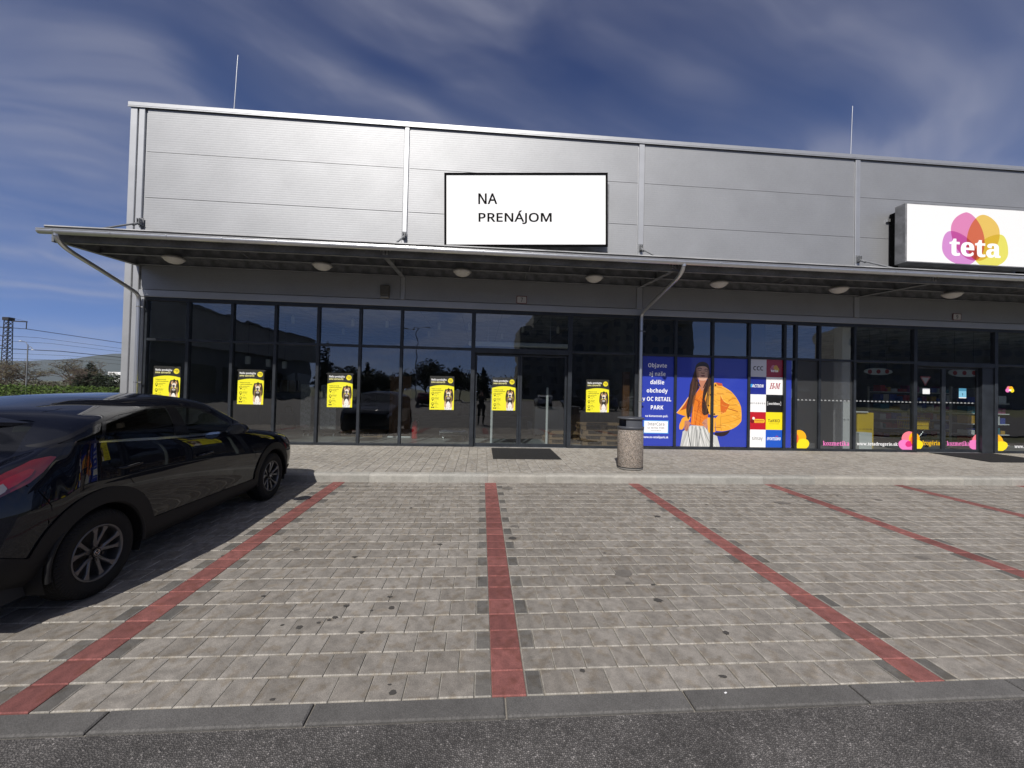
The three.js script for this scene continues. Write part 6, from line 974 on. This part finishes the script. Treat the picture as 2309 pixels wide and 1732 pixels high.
{ // wooded hill far off, and a pale shed at its foot
  const P = [], I = [], n = 90, mrows = 12;
  for (let j = 0; j <= mrows; j++) for (let i = 0; i <= n; i++) { const u = i / n, v = j / mrows, x = lerp(-5200, 900, u), z = -2600 - v * 900; const ridge = 40 + 150 * Math.exp(-Math.pow((x + 2620) / 620, 2)) + 95 * Math.exp(-Math.pow((x + 3900) / 700, 2)) + 60 * Math.exp(-Math.pow((x + 700) / 900, 2)) + 26 * fbm2(x * 0.004, 3, 4, 0, 7); P.push(x, -3 + ridge * sstep(0, 0.7, v) * (1 - 0.15 * sstep(0.7, 1, v)) + 5 * noise2(x * 0.03, z * 0.03, 0, 1), z); if (i && j) { const a = (j - 1) * (n + 1) + i - 1; I.push(a, a + 1, a + n + 1, a + 1, a + n + 2, a + n + 1); } }
  const g = new THREE.BufferGeometry(); g.setAttribute('position', new THREE.Float32BufferAttribute(P, 3)); g.setIndex(I); g.computeVertexNormals(); struct('hill', g, std({ color: lin(0.045, 0.055, 0.04), roughness: 1 }));
  const w = thing('far_shed', 'small white far-off shed roof just above the dark hedge', 'building'); mesh('wall', bx(-60.5, -54, 0, 2.6, -66, -60), M.white, w); mesh('roof', bx(-60.8, -53.8, 2.6, 3.15, -66.3, -59.7, 0.05), M.signWhite, w);
}
scene.fog = new THREE.FogExp2(new THREE.Color(0.72, 0.83, 1.0), 0.00008);
// ------------------------------------------------------------------ across the car park, behind the camera (mirrored in the glass)
{
  const w = thing('neighbour_hall', 'long dark hall with a pale upper wall along the far side of the car park', 'building');
  const band = std({ color: lin(0.34, 0.345, 0.33), roughness: 0.6, map: rep(mottleTex, 0.3) }), low = std({ color: lin(0.05, 0.055, 0.065), roughness: 0.5 });
  mesh('upper_wall', bx(-60, -29.5, 5.6, 9.35, 16, 63), band, w); mesh('lower_wall', bx(-60, -30.2, -0.2, 5.6, 16.5, 62.5), low, w); mesh('roof', bx(-60.2, -29.3, 9.35, 9.55, 15.8, 63.2), M.sheet, w);
  for (let k = 0; k < 9; k++) { const z = 18 + k * 5; mesh('window', bx(-30.21, -30.17, 0.6, 3.6, z, z + 4.2), M.pillar, w); }
}
function flats(label, x, z, W, D, floors, ry, steps) {
  const b = thing('apartment_block', label, 'building', 'apartment blocks across the car park'), h = floors * 2.85; b.position.set(x, -0.3, z); b.rotation.y = ry;
  const wall = std({ color: lin(0.26, 0.25, 0.23), roughness: 0.85, map: rep(mottleTex, 0.2) });
  steps.forEach(([u0, u1, f]) => mesh('wall', bx(u0 * W, u1 * W, 0, f * 2.85 + 0.8, 0, D), wall, b));
  const win = bx(-0.75, 0.75, 0.9, 2.3, -0.03, 0.02), bal = bx(-1.5, 1.5, 0.0, 1.05, -1.1, -0.02);
  steps.forEach(([u0, u1, f]) => { for (let k = 0; k < f; k++) for (let xx = u0 * W + 1.6; xx < u1 * W - 1; xx += 3.2) { const m = mesh('window', win, M.pillar, b); m.position.set(xx, k * 2.85 + 0.3, -0.005); if (Math.floor(xx / 3.2) % 3 === 0 && k) { const q = mesh('balcony', bal, wall, b); q.position.set(xx, k * 2.85, 0); } } });
}
flats('stepped concrete apartment block straight across the car park', 9.2, 88, 44, 14, 8, 0, [[0, 0.07, 6], [0.07, 0.15, 7], [0.15, 1, 8]]);
flats('long apartment block farther right across the car park', 92, 84, 64, 14, 7, 0.25, [[0, 0.5, 7], [0.5, 1, 7]]);
{
  const mk = (name, label, x, z, h, seed, con) => { const t = thing(name, label, 'tree', 'trees across the car park'); t.position.set(x, -0.25, z); const r = rngOf(seed); if (con) { mesh('trunk', rod(V(0, 0, 0), V(0, h, 0), 0.18, 6, 0.03), M.bark, t); const bl = []; for (let k = 0; k < 30; k++) { const q = k / 30; bl.push([Math.cos(k * 2.4) * (1 - q) * h * 0.13, h * (0.15 + q * 0.84), Math.sin(k * 2.4) * (1 - q) * h * 0.13, h * 0.13 * (1 - q) + 0.2, h * 0.05, h * 0.13 * (1 - q) + 0.2]); } mesh('crown', leafMass(bl, 1800, 0.28, seed, [[0.012, 0.02, 0.012], [0.03, 0.045, 0.022]]), M.leaf, t); } else { const [a, b, tips] = limbs(h, seed, 0.95, 3, 0.03); mesh('trunk', a, M.bark, t); mesh('branches', b, M.bark, t); mesh('crown', leafMass(tips.map(p => [p.x, p.y, p.z, 0.9, 0.7, 0.9]), 2600, 0.22, seed, [[0.02, 0.026, 0.012], [0.05, 0.06, 0.024]]), M.leaf, t); } };
  const nth = ['first', 'second', 'third', 'fourth', 'fifth', 'sixth', 'seventh', 'eighth', 'ninth', 'tenth', 'eleventh', 'twelfth'], seen = [0, 0];
  [[-17, 60, 5.2, 0], [-14, 61, 5.6, 0], [-9.7, 60, 8.0, 0], [-7.4, 60, 6.4, 0], [-3.9, 60, 6.9, 0], [-1.4, 61, 6.0, 0], [0.2, 60, 6.0, 1], [-22.8, 60, 7.2, 0], [-26.2, 59, 9.4, 1], [-20, 62, 6.2, 1], [52, 78, 10, 0], [60, 76, 8, 0], [68, 77, 9, 0], [76, 74, 9.5, 0], [5, 64, 5.4, 0]].forEach(([x, z, h, c], i) => mk(c ? 'distant_conifer' : 'distant_tree', `${nth[seen[c]++]} ${c ? 'dark conifer' : 'dark leafy tree'} in the row across the car park`, x, z, h, 200 + i, c));
  const l = thing('double_street_lamp', 'tall double-armed street lamp mirrored in the wide pane', 'street lamp'); l.position.set(-9.26, -0.2, 45); mesh('pole', rod(V(0, 0, 0), V(0, 10, 0), 0.10, 10, 0.06), M.zinc, l); for (const s of [-1, 1]) { mesh('arm', tube([V(0, 9.9, 0), V(s * 0.6, 10.05, 0), V(s * 1.1, 10.08, 0)], 0.035, 10, 6), M.zinc, l); mesh('lamp_head', bx(s > 0 ? 1.0 : -1.75, s > 0 ? 1.75 : -1.0, 10.02, 10.12, -0.14, 0.14, 0.03), M.zinc, l); }
}
{
  const cols = [[0.30, 0.31, 0.32], [0.012, 0.012, 0.014], [0.02, 0.03, 0.08], [0.16, 0.165, 0.17], [0.10, 0.008, 0.01]], words = ['silver', 'black', 'dark blue', 'grey', 'dark red'];
  [[6.5, 33, 0], [9.8, 33, 1], [13.4, 33, 2], [16.5, 33.4, 3], [-6.2, 34, 4]].forEach(([x, z, k]) => { const c = dup(car, `${words[k]} car parked on the far side of the car park behind the viewer`); c.userData.group = 'cars parked across the car park'; c.position.set(x, groundY(20), z); c.rotation.set(0, Math.PI, 0); const p = M.paint.clone(); p.color.setRGB(...cols[k]); c.traverse(o => { if (o.material === M.paint) o.material = p; }); });
}
{ // the person taking the picture, standing behind the lens
  const J = { hipL: [0.09, 0.92, 0], hipR: [-0.09, 0.92, 0], kneeL: [0.12, 0.50, -0.02], kneeR: [-0.11, 0.50, 0.0], ankL: [0.13, 0.09, 0.03], ankR: [-0.12, 0.09, 0.04], toeL: [0.15, 0.04, -0.14], toeR: [-0.14, 0.04, -0.13], waist: [0, 1.05, 0], chest: [0, 1.28, 0], neck: [0, 1.44, 0], shL: [0.19, 1.39, 0], shR: [-0.19, 1.39, 0], elL: [0.23, 1.28, -0.22], elR: [-0.23, 1.28, -0.22], wrL: [0.09, 1.50, -0.38], wrR: [-0.09, 1.50, -0.38] };
  const bones = [['hipL', 'kneeL', 0.088, 0.062], ['hipR', 'kneeR', 0.088, 0.062], ['kneeL', 'ankL', 0.062, 0.044], ['kneeR', 'ankR', 0.062, 0.044], ['ankL', 'toeL', 0.045, 0.035], ['ankR', 'toeR', 0.045, 0.035], ['hipL', 'hipR', 0.11, 0.11], ['waist', 'chest', 0.13, 0.15], ['hipL', 'waist', 0.11, 0.12], ['hipR', 'waist', 0.11, 0.12], ['shL', 'shR', 0.085, 0.085], ['chest', 'neck', 0.11, 0.06], ['shL', 'elL', 0.062, 0.05], ['shR', 'elR', 0.062, 0.05], ['elL', 'wrL', 0.05, 0.036], ['elR', 'wrR', 0.05, 0.036]];
  const sdf = (list) => (x, y, z) => { let d = 9; for (const [a, b, ra, rb] of list) { const dx = b[0] - a[0], dy = b[1] - a[1], dz = b[2] - a[2], t = clamp(((x - a[0]) * dx + (y - a[1]) * dy + (z - a[2]) * dz) / (dx * dx + dy * dy + dz * dz + 1e-9)), q = Math.hypot(x - a[0] - dx * t, y - a[1] - dy * t, z - a[2] - dz * t) - lerp(ra, rb, t), h = clamp(0.5 + 0.5 * (d - q) / 0.035); d = lerp(d, q, h) - 0.035 * h * (1 - h); } return d; };
  const march = (f, c, s, n) => { const mc = new MarchingCubes(n, M.dark, false, false, 200000); mc.isolation = 0; for (let k = 0; k < n; k++) for (let j = 0; j < n; j++) for (let i = 0; i < n; i++) mc.field[i + j * n + k * n * n] = -f(c[0] + (i / (n / 2) - 1) * s, c[1] + (j / (n / 2) - 1) * s, c[2] + (k / (n / 2) - 1) * s); mc.update(); const m = mc.count, g = new THREE.BufferGeometry(), p = new Float32Array(mc.positionArray.slice(0, m * 3)); for (let i = 0; i < m; i++) { p[i * 3] = p[i * 3] * s + c[0]; p[i * 3 + 1] = p[i * 3 + 1] * s + c[1]; p[i * 3 + 2] = p[i * 3 + 2] * s + c[2]; } g.setAttribute('position', new THREE.BufferAttribute(p, 3)); g.computeVertexNormals(); return mergeSmooth(g); };
  const mergeSmooth = g => { g.deleteAttribute('normal'); const q = mergeVertices(g, 1e-4); q.computeVertexNormals(); return q; };
  const body = march(sdf(bones.map(([a, b, c, d]) => [J[a], J[b], c, d])), [0, 0.78, -0.1], 0.85, 100);
  const finger = (s, k) => [[s * (0.09 - 0.012 * k), 1.515 + 0.016 * k, -0.405], [s * (0.045 - 0.006 * k), 1.52 + 0.018 * k, -0.40], 0.0095, 0.008];
  const headF = sdf([[[0, 1.44, -0.01], [0, 1.53, -0.02], 0.055, 0.055], [[0, 1.56, -0.04], [0, 1.63, -0.01], 0.075, 0.092], [[0, 1.585, -0.115], [0, 1.60, -0.11], 0.014, 0.012], [[0.088, 1.60, 0], [0.09, 1.62, 0], 0.014, 0.014], [[-0.088, 1.60, 0], [-0.09, 1.62, 0], 0.014, 0.014]]);
  const handsF = (s) => sdf([[[s * 0.09, 1.50, -0.38], [s * 0.085, 1.55, -0.395], 0.030, 0.026], ...[0, 1, 2, 3].map(k => finger(s, k)), [[s * 0.075, 1.50, -0.39], [s * 0.05, 1.535, -0.375], 0.011, 0.009]]);
  const p = thing('person', 'person in dark clothes holding up a phone, mirrored in the left door leaf', 'person'); p.position.set(-0.15, groundY(10.4) - 0.01, 10.42);
  const skin = std({ color: lin(0.36, 0.22, 0.16), roughness: 0.6 });
  mesh('body', body, M.seat, p); mesh('head', march(headF, [0, 1.55, -0.02], 0.17, 70), skin, p);
  for (const s of [1, -1]) mesh('hand', march(handsF(s), [s * 0.08, 1.53, -0.39], 0.075, 50), skin, p);
  mesh('hair', march((x, y, z) => Math.max(Math.hypot(x / 0.098, (y - 1.635) / 0.096, (z - 0.005) / 0.108) - 1, -(y - 1.625 - z * -0.55 - 0.0)) * 0.1, [0, 1.63, 0], 0.15, 50), M.seat, p);
  mesh('phone', bx(-0.075, 0.075, 1.515, 1.59, -0.402, -0.394, 0.003), M.black, p);
}
renderer.render(scene, camera);
